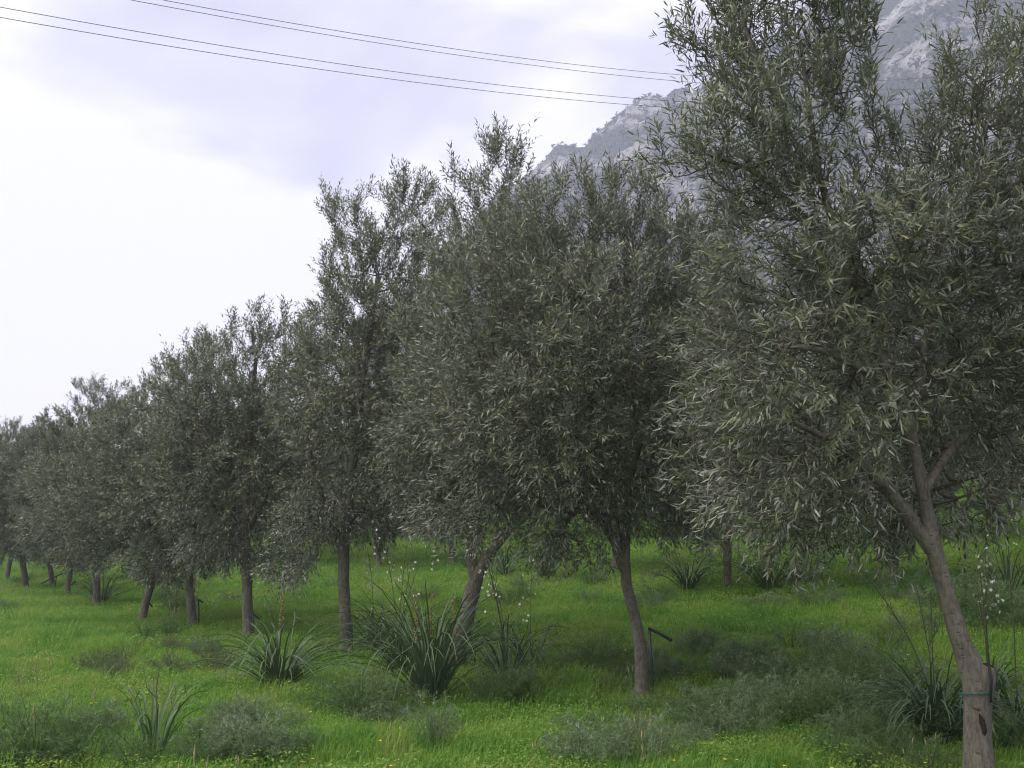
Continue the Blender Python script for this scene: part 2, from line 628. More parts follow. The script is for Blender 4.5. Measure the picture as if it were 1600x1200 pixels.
# ------------------------------------------------------------------ olive trees
def attract(blobs, n, rg):
    vol = np.array([b[3] * b[4] * b[5] for b in blobs])
    w = vol ** 0.85
    w /= w.sum()
    which = rg.choice(len(blobs), size=n * 7, p=w)
    B = np.array([b[:6] for b in blobs])[which]
    v = unit(rg.normal(size=(n * 7, 3)))
    rad = rg.uniform(0, 1, (n * 7, 1)) ** 0.40
    pts = B[:, :3] + v * rad * B[:, 3:6]
    md = 0.62 * (4.19 * vol.sum() * 0.65 / n) ** (1 / 3)
    keep = np.empty((n, 3))
    m = 0
    for p in pts:
        if m and np.min(np.sum((keep[:m] - p) ** 2, 1)) < md * md:
            continue
        keep[m] = p
        m += 1
        if m == n:
            break
    return keep[:m]


def skeleton(limbs, att, rg, start=0.35):
    """limbs: list of (pts, radii); branches grown to every attractor"""
    C = np.empty((60000, 3))
    own = np.full(60000, -1)
    m = 0
    for pts, rad, lo in limbs:
        q, par = resample(pts, 0.12)
        q = q[int(len(q) * lo):]
        C[m:m + len(q)] = q
        m += len(q)
    base = C[:m].copy()
    d0 = np.array([np.min(np.linalg.norm(base - a, axis=1)) for a in att])
    br, par_b = [], []
    for a in att[np.argsort(d0)]:
        D = C[:m] - a
        d = np.linalg.norm(D, axis=1)
        cost = d + 0.9 * np.maximum(0, D[:, 2] + 0.1) * (d > 0.15)
        j = int(np.argmin(cost))
        s = C[j]
        dist = d[j]
        k = max(2, int(dist / 0.13))
        c = (s + a) / 2 + np.array([0, 0, -0.10 * dist]) + rg.normal(size=3) * 0.07 * dist
        t = np.linspace(0, 1, k + 1)[:, None]
        pts = (1 - t) ** 2 * s + 2 * t * (1 - t) * c + t * t * a
        pts[1:-1] += rg.normal(size=(k - 1, 3)) * 0.012
        br.append(pts)
        par_b.append(own[j])
        C[m:m + k] = pts[1:]
        own[m:m + k] = len(br) - 1
        m += k
    load = np.ones(len(br))
    for i in range(len(br) - 1, -1, -1):
        if par_b[i] >= 0:
            load[par_b[i]] += load[i]
    return br, load


def shoots_from(br, per, rg, centre, lo_z, hi_z, sl=(0.2, 0.36)):
    O, D = [], []
    for pts in br:
        seg = np.linalg.norm(np.diff(pts, axis=0), axis=1).sum()
        k = max(2, int(round(per * min(1.6, 0.55 + seg / 0.9) + rg.uniform(-0.5, 0.5))))
        u = np.concatenate([[1.0], rg.uniform(0.15, 1.0, k - 1)]) * (len(pts) - 1)
        i = np.minimum(u.astype(int), len(pts) - 2)
        f = (u - i)[:, None]
        p = pts[i] * (1 - f) + pts[i + 1] * f
        tan = unit(pts[i + 1] - pts[i])
        o = unit((p - centre) * np.array([1, 1, 0.7]))
        hz = np.clip((p[:, 2:3] - lo_z) / (hi_z - lo_z), 0, 1)
        up = np.zeros_like(p)
        up[:, 2] = (-0.35 + 1.15 * hz[:, 0])
        d = unit(0.65 * o + up + 0.5 * tan + rg.normal(size=p.shape) * 0.42)
        O.append(p)
        D.append(d)
    O, D = np.concatenate(O), np.concatenate(D)
    return O, D, rg.uniform(sl[0], sl[1], len(O))


def leaves_on(O, D, Ln, hz, rg, M=16, ll=0.07, lw=0.0135):
    S = len(O)
    t = (np.arange(M) // 2 + 0.7) / (M / 2)
    t = np.clip(t[None] + rg.normal(size=(S, M)) * 0.03, 0.02, 1)
    bend = np.zeros((S, 3))
    bend[:, 2] = (hz * 0.28 - 0.22) + rg.normal(size=S) * 0.1
    bend[:, :2] = rg.normal(size=(S, 2)) * 0.12
    pos = O[:, None] + D[:, None] * (t * Ln[:, None])[..., None] + bend[:, None] * (t ** 2 * Ln[:, None])[..., None]
    T = unit(D[:, None] + 2 * bend[:, None] * t[..., None])
    r0 = unit(np.cross(D, rg.normal(size=(S, 3))))
    r1 = np.cross(D, r0)
    pair = (np.arange(M) // 2) % 2
    sgn = np.where(np.arange(M) % 2 == 0, 1.0, -1.0)
    side = np.where(pair[None, :, None] == 0, r0[:, None], r1[:, None]) * sgn[None, :, None]
    al = np.radians(rg.uniform(28, 68, (S, M)) - 18 * t)[..., None]
    A = unit(T * np.cos(al) + side * np.sin(al) + rg.normal(size=(S, M, 3)) * 0.16)
    Wd = unit(np.cross(T, side) + rg.normal(size=(S, M, 3)) * 0.28)
    Wd = unit(Wd - A * np.sum(A * Wd, -1, keepdims=True))
    Nn = np.cross(A, Wd)
    Nn = np.where(np.sum(Nn * T, -1, keepdims=True) < 0, -Nn, Nn)
    Wd = np.cross(Nn, A)
    ln = ll * (0.62 + 0.5 * np.sin(np.clip(t, 0, 1) * 2.6)) * rg.uniform(0.75, 1.2, (S, M))
    wd = lw * rg.uniform(0.8, 1.2, (S, M)) * (ln / ll) ** 0.5
    young = np.clip((t - 0.72) * 3.2, 0, 1) * rg.uniform(0, 1, (S, 1)) ** 1.5
    keep = (rg.uniform(size=(S, M)) < 0.93).ravel()
    f = lambda a: a.reshape(S * M, -1)[keep]
    return f(pos), f(A), f(Wd), f(Nn), f(ln)[:, 0], f(wd)[:, 0], f(young)[:, 0]


def leaf_mesh(name, lv, near):
    pos, A, Wd, Nn, ln, wd, yg = lv
    n = len(pos)
    l_, w_ = ln[:, None], wd[:, None]
    cv = (np.abs(np.sin(np.arange(n) * 12.9898)) * 0.46 - 0.05)[:, None] * l_
    if near:
        V = np.stack([pos,
                      pos + A * l_ * .30 + Wd * w_ * .44 - Nn * cv * .09, pos + A * l_ * .30 - Wd * w_ * .44 - Nn * cv * .09,
                      pos + A * l_ * .68 + Wd * w_ * .40 - Nn * cv * .46, pos + A * l_ * .68 - Wd * w_ * .40 - Nn * cv * .46,
                      pos + A * l_ - Nn * cv], 1).reshape(-1, 3)
        b = np.arange(n)[:, None] * 6
        polys = [np.concatenate([b + [0, 2, 1], b + [3, 4, 5]]), b + [1, 2, 4, 3]]
        k = 6
    else:
        V = np.stack([pos, pos + A * l_ * .45 + Wd * w_ * .5 - Nn * cv * .1, pos + A * l_ - Nn * cv * 0.6, pos + A * l_ * .45 - Wd * w_ * .5 - Nn * cv * .1], 1).reshape(-1, 3)
        polys = [np.arange(n)[:, None] * 4 + [0, 3, 2, 1]]
        k = 4
    return make_mesh(name, V, polys, M_LEAF, {'young': np.repeat(yg, k)})


UNIT_LEAF = leaf_mesh('leaf', (np.zeros((1, 3)), np.array([[1., 0, 0]]), np.array([[0, 1., 0]]), np.array([[0, 0, 1.]]), np.array([1.]), np.array([0.2]), np.array([0.15])), True)


def olive(label, base, limbs, blobs, n_att, per, M=16, near=True, ll=0.07, lw=0.0135, group=None, singles=0, seed=1, sides=12, scar=None, sl=(0.2, 0.36), rough=0.10):
    """limbs: list of (name, points, radii, share of the limb below the crown) in world coordinates; first one is the trunk"""
    rg = np.random.default_rng(seed)
    base = np.asarray(base, float)
    root = thing('olive_tree', label, 'olive tree', base, group=group)
    trunk_o = None
    lb = []
    for i, (nm, pts, rad, lo) in enumerate(limbs):
        pts = np.asarray(pts, float) - base
        q, par = resample(pts, 0.07 if near else 0.16)
        rr = np.interp(par, np.arange(len(rad)), rad)
        if i == 0:
            flare = 1 + 0.16 * np.exp(-np.maximum(q[:, 2], 0) / 0.10)
            rr = rr * flare
        V, polys = tube(q, rr, sides if i == 0 else max(6, sides - 3), rough=rough, seed=seed * 3.7 + i)
        me = make_mesh(nm, V, polys, M_BARK, smooth=True)
        o = ob(nm, me, root if i == 0 else trunk_o)
        if i == 0:
            trunk_o = o
        lb.append((pts, rad, lo))
    B = [(*(np.array(b[:3]) - base), *b[3:6]) for b in blobs]
    att = attract(B, n_att, rg)
    br, load = skeleton(lb, att, rg)
    mb = Mb()
    for p, w in zip(br, load):
        r0 = 0.0030 * math.sqrt(w) + 0.0012
        V, polys = tube(p, np.linspace(r0, 0.0022, len(p)), 5 if near else 3, cap=False)
        mb.add(V, polys)
    c = att.mean(0) - np.array([0, 0, 0.4])
    lo_z, hi_z = np.percentile(att[:, 2], [4, 92])
    O, D, Ln = shoots_from(br, per, rg, c, lo_z, hi_z, sl)
    hz = np.clip((O[:, 2] - lo_z) / (hi_z - lo_z), 0, 1)
    if near:
        S = len(O)
        e = O + D * Ln[:, None] * 0.95
        u = unit(np.cross(D, rg.normal(size=(S, 3)))) * 0.0016
        w = np.cross(D, u)
        V = np.stack([O + u, O - 0.5 * u + 0.87 * w, O - 0.5 * u - 0.87 * w, e], 1).reshape(-1, 3)
        b = np.arange(S)[:, None] * 4
        mb.add(V, [np.concatenate([b + [0, 1, 3], b + [1, 2, 3], b + [2, 0, 3]])])
    tw = ob('branches', mb.mesh('branches', M_TWIG), root)
    tw['kind'] = 'stuff'
    lv = leaves_on(O, D, Ln, hz, rg, M, ll, lw)
    if singles:
        wp = lv[0] + base
        rel = wp - EYE
        dep = rel @ FWD
        u, v = rel @ RIGHT / dep, rel @ UP / dep
        inside = (np.abs(u) < 0.49) & (np.abs(v) < 0.365)
        score = np.where(inside, dep, 1e9) + rg.uniform(0, 0.5, len(dep))
        pick = np.argsort(score)[:singles]
    else:
        pick = np.array([], int)
    msk = np.ones(len(lv[0]), bool)
    msk[pick] = False
    crown = ob('crown', leaf_mesh('crown', [a[msk] for a in lv], near), root)
    crown['kind'] = 'stuff'
    for i in pick:
        A, Wd, Nn, ln = lv[1][i], lv[2][i], lv[3][i], lv[4][i]
        k = lv[5][i] / 0.2
        m = Matrix(((A[0] * ln, Wd[0] * k, Nn[0] * ln, lv[0][i][0]), (A[1] * ln, Wd[1] * k, Nn[1] * ln, lv[0][i][1]),
                    (A[2] * ln, Wd[2] * k, Nn[2] * ln, lv[0][i][2]), (0, 0, 0, 1)))
        o = ob('leaf', UNIT_LEAF, crown)
        o.matrix_local = m
    return root


def limb(d, pts, lo=0.0, name='limb'):
    """pts: (px, py, radius px[, depth offset m])"""
    W_, R_ = [], []
    for p in pts:
        dd = d + (p[3] if len(p) > 3 else 0)
        W_.append(P(p[0], p[1], dd))
        R_.append(p[2] * dd / 1600)
    return (name, W_, R_, lo)


def blobs_at(d, lst, dep=1.25):
    out = []
    for px, py, rx, ry, dz in lst:
        dd = d + dz
        c = P(px, py, dd)
        out.append((*c, rx * dd / 1600, min(1.6, dep * 0.5 * (rx + ry) * dd / 1600), ry * dd / 1600))
    return out


# --- tree at the right edge
bA = G(1530, 1212)
dA = bA[1]
A_limbs = [
    limb(dA, [(1530, 1225, 21.3), (1527, 1150, 19.6), (1527, 1085, 20.4), (1518, 1045, 18.0), (1497, 990, 14.2), (1477, 920, 12.6), (1458, 850, 12.3), (1446, 785, 9.8), (1432, 715, 8.5), (1420, 650, 7.8)], 0.72, 'trunk'),
    limb(dA, [(1456, 862, 10), (1425, 815, 11), (1395, 775, 10), (1352, 730, 8, -.1), (1300, 690, 6, -.2), (1240, 660, 4, -.35)], 0.35),
    limb(dA, [(1425, 665, 9), (1398, 600, 8), (1360, 530, 7.5), (1330, 440, 7), (1305, 360, 6), (1280, 270, 5), (1265, 170, 4), (1250, 60, 3)], 0.1),
    limb(dA, [(1427, 675, 8), (1440, 600, 7, .1), (1450, 520, 6.5, .2), (1490, 420, 6, .2), (1520, 320, 5, .3), (1540, 200, 4, .3)], 0.1),
    limb(dA, [(1402, 610, 6), (1350, 580, 5, -.2), (1290, 550, 4.5, -.4), (1220, 540, 3.5, -.6)], 0.3),
    limb(dA, [(1442, 770, 7), (1490, 700, 6, .2), (1560, 640, 5, .3), (1650, 590, 4, .4)], 0.3),
    limb(dA, [(1318, 400, 5), (1260, 340, 4.5, 0), (1180, 270, 4, -.1), (1100, 240, 3, -.2)], 0.2),
    limb(dA, [(1290, 300, 5), (1240, 220, 4.5, .1), (1200, 130, 4, .1), (1160, 30, 3, .2)], 0.2),
]
A_blobs = blobs_at(dA, [
    (1190, 40, 105, 120, .2), (1300, 60, 85, 130, 0), (1235, 230, 150, 130, 0), (1110, 245, 85, 60, -.2), (1120, 120, 60, 70, .1),
    (1550, 190, 95, 140, .3), (1495, 130, 45, 75, .3), (1462, 215, 28, 70, .3), (1405, 255, 45, 45, .2), (1560, 50, 60, 50, .4), (1500, 350, 160, 130, .2), (1310, 420, 210, 140, 0), (1560, 540, 150, 150, .2),
    (1280, 610, 165, 150, -.15), (1450, 620, 140, 110, .6), (1230, 760, 130, 80, -.3), (1560, 730, 110, 85, .4), (1700, 400, 150, 250, .3),
    (1340, 760, 90, 60, .7), (1400, 480, 160, 140, .9), (1370, 785, 75, 45, .5), (1520, 800, 85, 36, .45), (1300, 825, 85, 32, -.2), (1190, 815, 60, 40, -.1), (1432, 275, 45, 50, .3), (1090, 60, 45, 70, .1), (1170, 590, 105, 130, .5), (1150, 730, 80, 70, .5)])
treeA = olive('largest olive tree with a smooth leaning trunk tied with green twine, at the right edge', bA, A_limbs, A_blobs, 1150, 7.2, 18, lw=.0128, ll=.076, singles=300, seed=3, sides=20, rough=0.07)

# --- second tree
bB = G(1003, 1090)
dB = bB[1]
B_limbs = [
    limb(dB, [(1003, 1097, 10.1), (1002, 1040, 10.2), (1001, 1008, 10.1), (991, 962, 8.8), (979, 915, 8.4), (976, 870, 8.4), (979, 820, 6.9), (985, 760, 6.3), (1000, 680, 5.5), (1015, 580, 4.2), (1020, 470, 2.9)], 0.5, 'trunk'),
    limb(dB, [(976, 892, 8), (962, 850, 7.5), (942, 815, 7, -.1), (905, 770, 5.5, -.2), (850, 700, 4.5, -.3), (800, 620, 3.5, -.3)], 0.35),
    limb(dB, [(977, 850, 6.5), (965, 815, 6, .1), (945, 740, 5, .2), (920, 640, 4.5, .1), (900, 520, 4, 0), (890, 410, 3, 0)], 0.25),
    limb(dB, [(984, 770, 6), (1030, 700, 5.5, .1), (1080, 620, 5, .1), (1120, 550, 4, 0)], 0.2),
    limb(dB, [(930, 800, 5), (850, 790, 4, -.3), (760, 740, 3.5, -.4), (700, 660, 3, -.3)], 0.2),
]
B_blobs = blobs_at(dB, [
    (945, 345, 105, 75, 0), (855, 390, 100, 90, .2), (1040, 410, 120, 95, .1), (785, 480, 110, 110, 0), (930, 530, 180, 140, -.3), (1100, 530, 115, 125, 0),
    (722, 610, 70, 95, 0), (850, 670, 160, 120, -.3), (1010, 670, 150, 120, -.2), (1130, 690, 95, 90, 0), (760, 745, 80, 60, 0), (890, 780, 110, 50, 0),
    (1065, 790, 95, 50, .3), (880, 825, 95, 35, -.2), (730, 790, 70, 45, -.2), (940, 560, 170, 170, .9)])
treeB = olive('olive tree with a clean kinked trunk and a black irrigation pipe leaning on it', bB, B_limbs, B_blobs, 1100, 9.4, 16, near=False, lw=.0152, ll=.076, singles=300, seed=5, sides=14)

# --- third tree, leaning and forked
bC = G(714, 1040)
dC = bC[1]
C_limbs = [
    limb(dC, [(712, 1048, 12.8), (717, 1010, 12.8), (727, 970, 13.2), (738, 925, 11.9), (747, 895, 10.6), (770, 860, 7.2), (792, 832, 6.4), (825, 780, 5.1, .1), (850, 700, 4.2, .2), (860, 600, 3.4, .3)], 0.6, 'trunk'),
    limb(dC, [(742, 910, 9), (738, 880, 8.5), (735, 835, 7.5), (738, 760, 6.5), (748, 650, 5.5), (762, 520, 4.5), (778, 400, 3.5), (785, 290, 2.5)], 0.3),
    limb(dC, [(738, 780, 5), (710, 700, 4.5), (690, 620, 4), (680, 540, 3)], 0.2),
]
C_blobs = blobs_at(dC, [
    (785, 262, 48, 58, 0), (742, 318, 40, 40, 0), (795, 350, 70, 75, .2), (740, 430, 90, 80, 0), (695, 520, 80, 90, 0), (745, 600, 115, 110, 0),
    (665, 700, 70, 80, 0), (710, 775, 90, 45, 0), (850, 500, 110, 140, .5), (840, 700, 110, 90, .5), (730, 640, 110, 120, .9), (700, 400, 60, 55, .1), (725, 290, 32, 45, 0), (712, 345, 42, 45, .1)])
treeC = olive('leaning olive tree whose dark trunk forks low behind white asphodel flowers', bC, C_limbs, C_blobs, 850, 9.0, 15, near=False, lw=.016, ll=.076, seed=8, sides=12)

# --- fourth tree
bD = G(540, 1018)
dD = bD[1]
D_limbs = [
    limb(dD, [(541, 1024, 9.2), (540, 980, 8.8), (538, 930, 8.8), (537, 885, 8.8), (540, 840, 7.6), (548, 760, 5.9), (560, 660, 5.0), (575, 540, 4.2), (590, 430, 2.9)], 0.5, 'trunk'),
    limb(dD, [(538, 870, 8), (525, 830, 6.5), (500, 770, 5, -.1), (480, 690, 4, -.2), (480, 600, 3)], 0.4),
    limb(dD, [(542, 820, 6), (580, 770, 5, 0), (620, 700, 4.5, .1), (640, 600, 4, .1), (630, 480, 3)], 0.3),
]
D_blobs = blobs_at(dD, [
    (625, 315, 55, 45, 0), (548, 350, 40, 40, 0), (600, 395, 85, 60, 0), (530, 440, 42, 70, 0), (615, 500, 110, 80, 0), (525, 545, 65, 65, 0),
    (570, 650, 120, 95, 0), (480, 640, 50, 70, 0), (560, 765, 105, 55, 0), (455, 872, 50, 32, -.3), (560, 818, 85, 34, .1), (570, 560, 110, 110, .9), (480, 800, 50, 60, -.2), (490, 590, 55, 60, .1), (680, 400, 55, 65, .2), (668, 335, 36, 42, .1), (515, 330, 24, 30, 0)])
treeD = olive('tall olive tree with an upright trunk left of the asphodel clump and ragged open top', bD, D_limbs, D_blobs, 850, 9.0, 15, near=False, lw=.016, ll=.076, seed=12, sides=12)

# --- fifth tree
bE = G(388, 995)
dE = bE[1]
E_limbs = [
    limb(dE, [(388, 1000, 8.2), (387, 950, 7.8), (385, 890, 8.2), (384, 850, 6.6), (385, 780, 4.9), (390, 680, 4.1), (400, 560, 2.9)], 0.5, 'trunk'),
    limb(dE, [(385, 870, 6), (365, 820, 5), (335, 740, 4, -.2), (315, 640, 3, -.2)], 0.4),
    limb(dE, [(385, 830, 6), (415, 770, 5, .1), (430, 680, 4, .2), (435, 590, 3, .2)], 0.3),
]
E_blobs = blobs_at(dE, [
    (398, 525, 42, 45, 0), (335, 540, 45, 40, 0), (445, 540, 35, 40, 0), (290, 572, 38, 40, 0), (360, 620, 100, 75, 0), (430, 640, 55, 75, 0),
    (300, 690, 65, 75, 0), (395, 730, 100, 75, 0), (335, 795, 85, 50, 0), (435, 830, 60, 50, 0), (350, 850, 75, 32, 0), (430, 865, 55, 32, -.2), (370, 680, 90, 100, .9), (470, 570, 40, 60, .1), (475, 700, 45, 80, .1), (458, 522, 36, 42, .1)])
treeE = olive('olive tree with a thick straight trunk just left of the nearest asphodel', bE, E_limbs, E_blobs, 700, 8.4, 14, near=False, ll=0.078, lw=0.018, seed=15, sides=10)


# --- three shapes for the trees farther along the row and in the rows behind
def proto(seed, lean, hgt, wid, label):
    rg = random.Random(seed)
    o = np.array([0., 0, 0])
    tr = [o + (0, 0, -0.06), o + (lean * .3, 0, .35), o + (lean * .75, .03, .75), o + (lean * 1.0, .02, 1.2), o + (lean * .8, 0, 1.9), o + (lean * .5, 0, 2.8), o + (lean * .4, .1, hgt - 1.0)]
    limbs = [('trunk', tr, [.086, .078, .075, .07, .055, .04, .02], 0.45)]
    for k in range(3):
        a = seed + k * 2.1
        c, s = math.cos(a), math.sin(a)
        limbs.append(('limb', [o + (lean * .97, 0, 1.15 + .2 * k), o + (lean + .3 * c, .3 * s, 1.7 + .2 * k), o + (lean + .75 * c, .75 * s, 2.4 + .2 * k), o + (lean + 1.0 * c, 1.0 * s, 3.4)], [.06, .05, .038, .015], 0.2))
    bl = []
    zc = (1.0 + hgt) / 2
    for k in range(15):
        a = k * 2.4 + seed
        zf = (k + .5) / 15
        rad = wid * (0.62 * math.sin(math.pi * min(1, zf * .86 + .1)) + .05) * rg.uniform(.75, 1.1)
        r = wid * rg.uniform(.36, .52) * (1 - .38 * zf)
        bl.append((lean * .6 + rad * math.cos(a), rad * math.sin(a), 1.55 + (hgt - 2.0) * zf, r, r, r * rg.uniform(.8, 1.15)))
    return olive(label, (0, 0, 0), limbs, bl, 720, 8.6, 14, near=False, ll=0.08, lw=0.0195, sl=(.16, .28), seed=seed, sides=9)


protos = [proto(21, -.12, 5.0, 2.0, 'x'), proto(34, .10, 5.3, 1.9, 'x'), proto(47, -.2, 4.8, 2.1, 'x')]
used = [False] * 3


def put(k, loc, rz, sc, label, group):
    o = protos[k] if not used[k] else copy_tree(protos[k])
    used[k] = True
    o.location = loc
    o.rotation_euler = (0, 0, rz)
    o.scale = (sc, sc, sc * (1 + 0.05 * math.sin(rz * 3)))
    tag(o, label, 'olive tree', group)
    return o


gr = 'olive trees farther along the front row'
put(0, G(300, 978), 0.9, .98, 'slightly tilted olive trunk between the thick straight trunk and the short bent one', gr)
put(2, G(221, 970), 3.6, .93, 'olive with a short bent trunk behind the two dark feathery bushes', gr)
put(1, G(150, 947), 2.0, 1.05, 'olive tree with asphodel leaves around the foot of its trunk, left side', gr)
put(2, G(40, 921), 1.3, 1.12, 'curved dark olive trunk with a small pipe at its foot, far left', gr)
put(0, G(10, 908), 4.4, 1.1, 'olive trunk cut by the left edge beside a dark leafy shrub', gr)
put(1, G(105, 932), 5.3, .9, 'slender pale olive trunk with a black pipe arm on its right', gr)
put(2, G(82, 918), 0.2, 1.05, 'dark olive trunk with a black pipe crossing behind it, far left', gr)
for px, py in ((-45, 899), (-110, 892)):
    put(random.randrange(3), G(px, py), random.uniform(0, 6), 1.1, 'olive tree continuing the front row beyond the left edge', gr)

gr = 'olive trees of the second row up the slope'
put(1, G(1135, 917), .4, .93, 'thin pale olive trunk between two grassy asphodel clumps, behind', gr)
put(0, G(1395, 917), 2.6, .95, 'olive trunk behind, seen just left of the large leaning trunk', gr)
put(2, G(962, 893), 4.8, .95, 'leaning pale olive trunk half hidden behind the kinked trunk', gr)
put(0, G(707, 882), 1.2, .98, 'small olive trunk standing behind, just left of the leaning forked tree', gr)
put(1, G(592, 886), 3.1, .98, 'olive trunk far back among the white asphodel spikes', gr)


def rowpt(s, t):
    x, y = 1.3 + NX * s + EX * t, 10.2 + NY * s + EY * t
    return np.array([x, y, h(x, y) - 0.03])


for t in (-1.6, -5.2):
    put(random.randrange(3), rowpt(6.9, t), random.uniform(0, 6), .95, 'second-row olive tree whose crown fills the gap at the right edge', gr)
gr = 'olive trees in the back rows'
for s in (13.4, 20.2, 27.0, 34.0):
    for k in range(-6, 14):
        p = rowpt(s + random.uniform(-.3, .3), k * 3.7 + random.uniform(-.5, .5))
        if p[1] < 8 or abs(p[0]) > 0.56 * p[1] + 3:
            continue
        put(random.randrange(3), p, random.uniform(0, 6.28), random.uniform(.9, 1.1), 'olive tree deep in the grove behind the first two rows', gr)
for t in (22.5, 26.4, 30.0, 34.2):
    put(random.randrange(3), rowpt(6.7, t), random.uniform(0, 6.28), random.uniform(.95, 1.05), 'olive tree deep in the grove behind the first two rows', gr)

# ------------------------------------------------------------------ strap-leaved asphodels
def strap(l, w, phi0, curl, kink=None, seed=0):
    n = 9
    s = np.linspace(0, 1, n)
    phi = np.radians(phi0 + curl * s ** 1.7)
    if kink:
        phi = np.where(s > kink, phi + math.radians(75), phi)
    dx, dz = np.sin(phi), np.cos(phi)
    x = np.concatenate([[0], np.cumsum((dx[1:] + dx[:-1]) / 2)]) * l / (n - 1)
    z = np.concatenate([[0], np.cumsum((dz[1:] + dz[:-1]) / 2)]) * l / (n - 1)
    wy = 0.03 * l * np.sin(s * 5 + seed) * s
    wd = w * np.clip(0.75 + 0.5 * s - 1.15 * s ** 2.2, 0.06, 1)
    V, q = [], []
    for i in range(n):
        nx, nz = -math.cos(phi[i]), math.sin(phi[i])
        k = 0.35 * wd[i]
        V += [(x[i] + nx * k, wy[i] - wd[i], z[i] + nz * k), (x[i], wy[i], z[i]), (x[i] + nx * k, wy[i] + wd[i], z[i] + nz * k)]
        if i:
            b = 3 * i
            q += [(b - 3, b - 2, b + 1, b), (b - 2, b - 1, b + 2, b + 1)]
    return make_mesh('leaf', np.array(V), [np.array(q)], M_STRAP, smooth=True)


STRAPS = [strap(1.0, .015, 6, 72, seed=1), strap(1.0, .016, 11, 105, seed=2), strap(1.0, .017, 18, 135, seed=3), strap(1.0, .016, 28, 125, seed=4),
          strap(1.0, .016, 40, 90, seed=5), strap(1.0, .015, 52, 60, seed=6), strap(1.0, .015, 12, 40, .58, seed=7), strap(1.0, .016, 26, 40, .7, seed=8)]


def flower_mesh(rg, top, n, spread, size, white=True):
    """blossoms (or buds) around a stalk's upper part"""
    mb = Mb()
    for i in range(n):
        f = rg.random()
        c = np.array(top) + np.array([rg.gauss(0, spread * (1.1 - .7 * f)), rg.gauss(0, spread * (1.1 - .7 * f)), -0.48 * (1 - f) + 0.03])
        ax = unit(np.array([rg.gauss(0, 1), rg.gauss(0, 1), rg.gauss(0.2, .6)]))
        u = unit(np.cross(ax, [.3, .5, .8]))
        w = np.cross(ax, u)
        if white:
            for k in range(6):
                a = k * math.pi / 3
                d = u * math.cos(a) + w * math.sin(a)
                e = -u * math.sin(a) + w * math.cos(a)
                mb.add([c, c + (d * .55 + e * .2 + ax * .12) * size, c + (d + ax * .1) * size, c + (d * .55 - e * .2 + ax * .12) * size], [[(0, 1, 2, 3)]])
        else:
            mb.add([c - ax * size, c + u * size * .45, c + w * size * .45, c - u * size * .45, c - w * size * .45, c + ax * size],
                   [[(0, 2, 1), (0, 3, 2), (0, 4, 3), (0, 1, 4), (5, 1, 2), (5, 2, 3), (5, 3, 4), (5, 4, 1)]])
    return mb


def stalk(parent, rg, hgt, lean, az, kind):
    """flower stalk with side arms; kind: 'white', 'bud' or 'rust'"""
    c, s = math.cos(az), math.sin(az)
    pts = [np.array([0.03 * c, 0.03 * s, 0])]
    for k in range(1, 5):
        f = k / 4
        pts.append(np.array([lean * f * f * c + rg.uniform(-.01, .01), lean * f * f * s + rg.uniform(-.01, .01), hgt * f]))
    mb = Mb()
    q, par = resample(pts, .08)
    V, p = tube(q, np.linspace(.0065, .003, len(q)), 5)
    mb.add(V, p)
    tips = [pts[-1]]
    if kind != 'rust':
        for k in range(rg.choice((2, 3, 3, 4))):
            f = rg.uniform(.58, .8)
            b = q[int(f * (len(q) - 1))]
            a = rg.uniform(0, 6.28)
            L_ = rg.uniform(.14, .3)
            e = b + np.array([.45 * L_ * math.cos(a), .45 * L_ * math.sin(a), L_])
            V, p = tube(np.array([b, (b + e) / 2 + np.array([.1 * L_ * math.cos(a), .1 * L_ * math.sin(a), -.03]), e]), [.0035, .003, .002], 4)
            mb.add(V, p)
            tips.append(e)
    st = ob('flower_stalk', mb.mesh('flower_stalk', M_STALK, True), parent)
    fb, bb = Mb(), Mb()
    for t in tips:
        main = t is tips[0]
        if kind == 'white':
            m = flower_mesh(rg, t, 10 if main else 4, .032, .018)
            fb.add(np.concatenate(m.V), [np.concatenate(x) for x in m.P.values()])
        n, sp, sz, m_ = (14, .018, .009, M_BUD) if kind != 'rust' else (60, .016, .014, M_SPIKE)
        m = flower_mesh(rg, t, n if main or kind == 'rust' else 7, sp, sz, False)
        bb.add(np.concatenate(m.V), [np.concatenate(x) for x in m.P.values()])
    if fb.n:
        o = ob('blossom', fb.mesh('blossom', M_PETAL), st)
        o['kind'] = 'stuff'
    o = ob('bud', bb.mesh('bud', M_BUD if kind != 'rust' else M_SPIKE), st)
    o['kind'] = 'stuff'


def asphodel(label, loc, n, ln, seed, stalks=(), kinds=None, group='asphodels among the trees', fan=None):
    rg = random.Random(seed)
    root = thing('asphodel_plant', label, 'asphodel', loc, 0, group)
    n = int(n * 2.1)
    for i in range(n):
        f = (i + .5) / n
        if kinds:
            v = rg.choice(kinds)
        else:
            v = min(7, int(f * 6 + rg.uniform(0, 1.0))) if rg.random() > .14 else rg.choice((6, 7))
        o = ob('leaf', STRAPS[v], root)
        a = i * 2.39996 + rg.uniform(-.3, .3) if fan is None else rg.uniform(*fan)
        r = 0.02 + 0.10 * math.sqrt(f) * ln
        k = 1.3 * ln * rg.uniform(.68, 1.15)
        o.location = (r * math.cos(a), r * math.sin(a), -0.01)
        o.rotation_euler = (rg.uniform(-.22, .22), rg.uniform(-.12, .2), a)
        o.scale = (k, rg.uniform(.45, .85), k)
    for hg, le, az, kd in stalks:
        stalk(root, rg, hg * (1.18 if kd == 'white' else 1.08), le, az, kd)
    return root


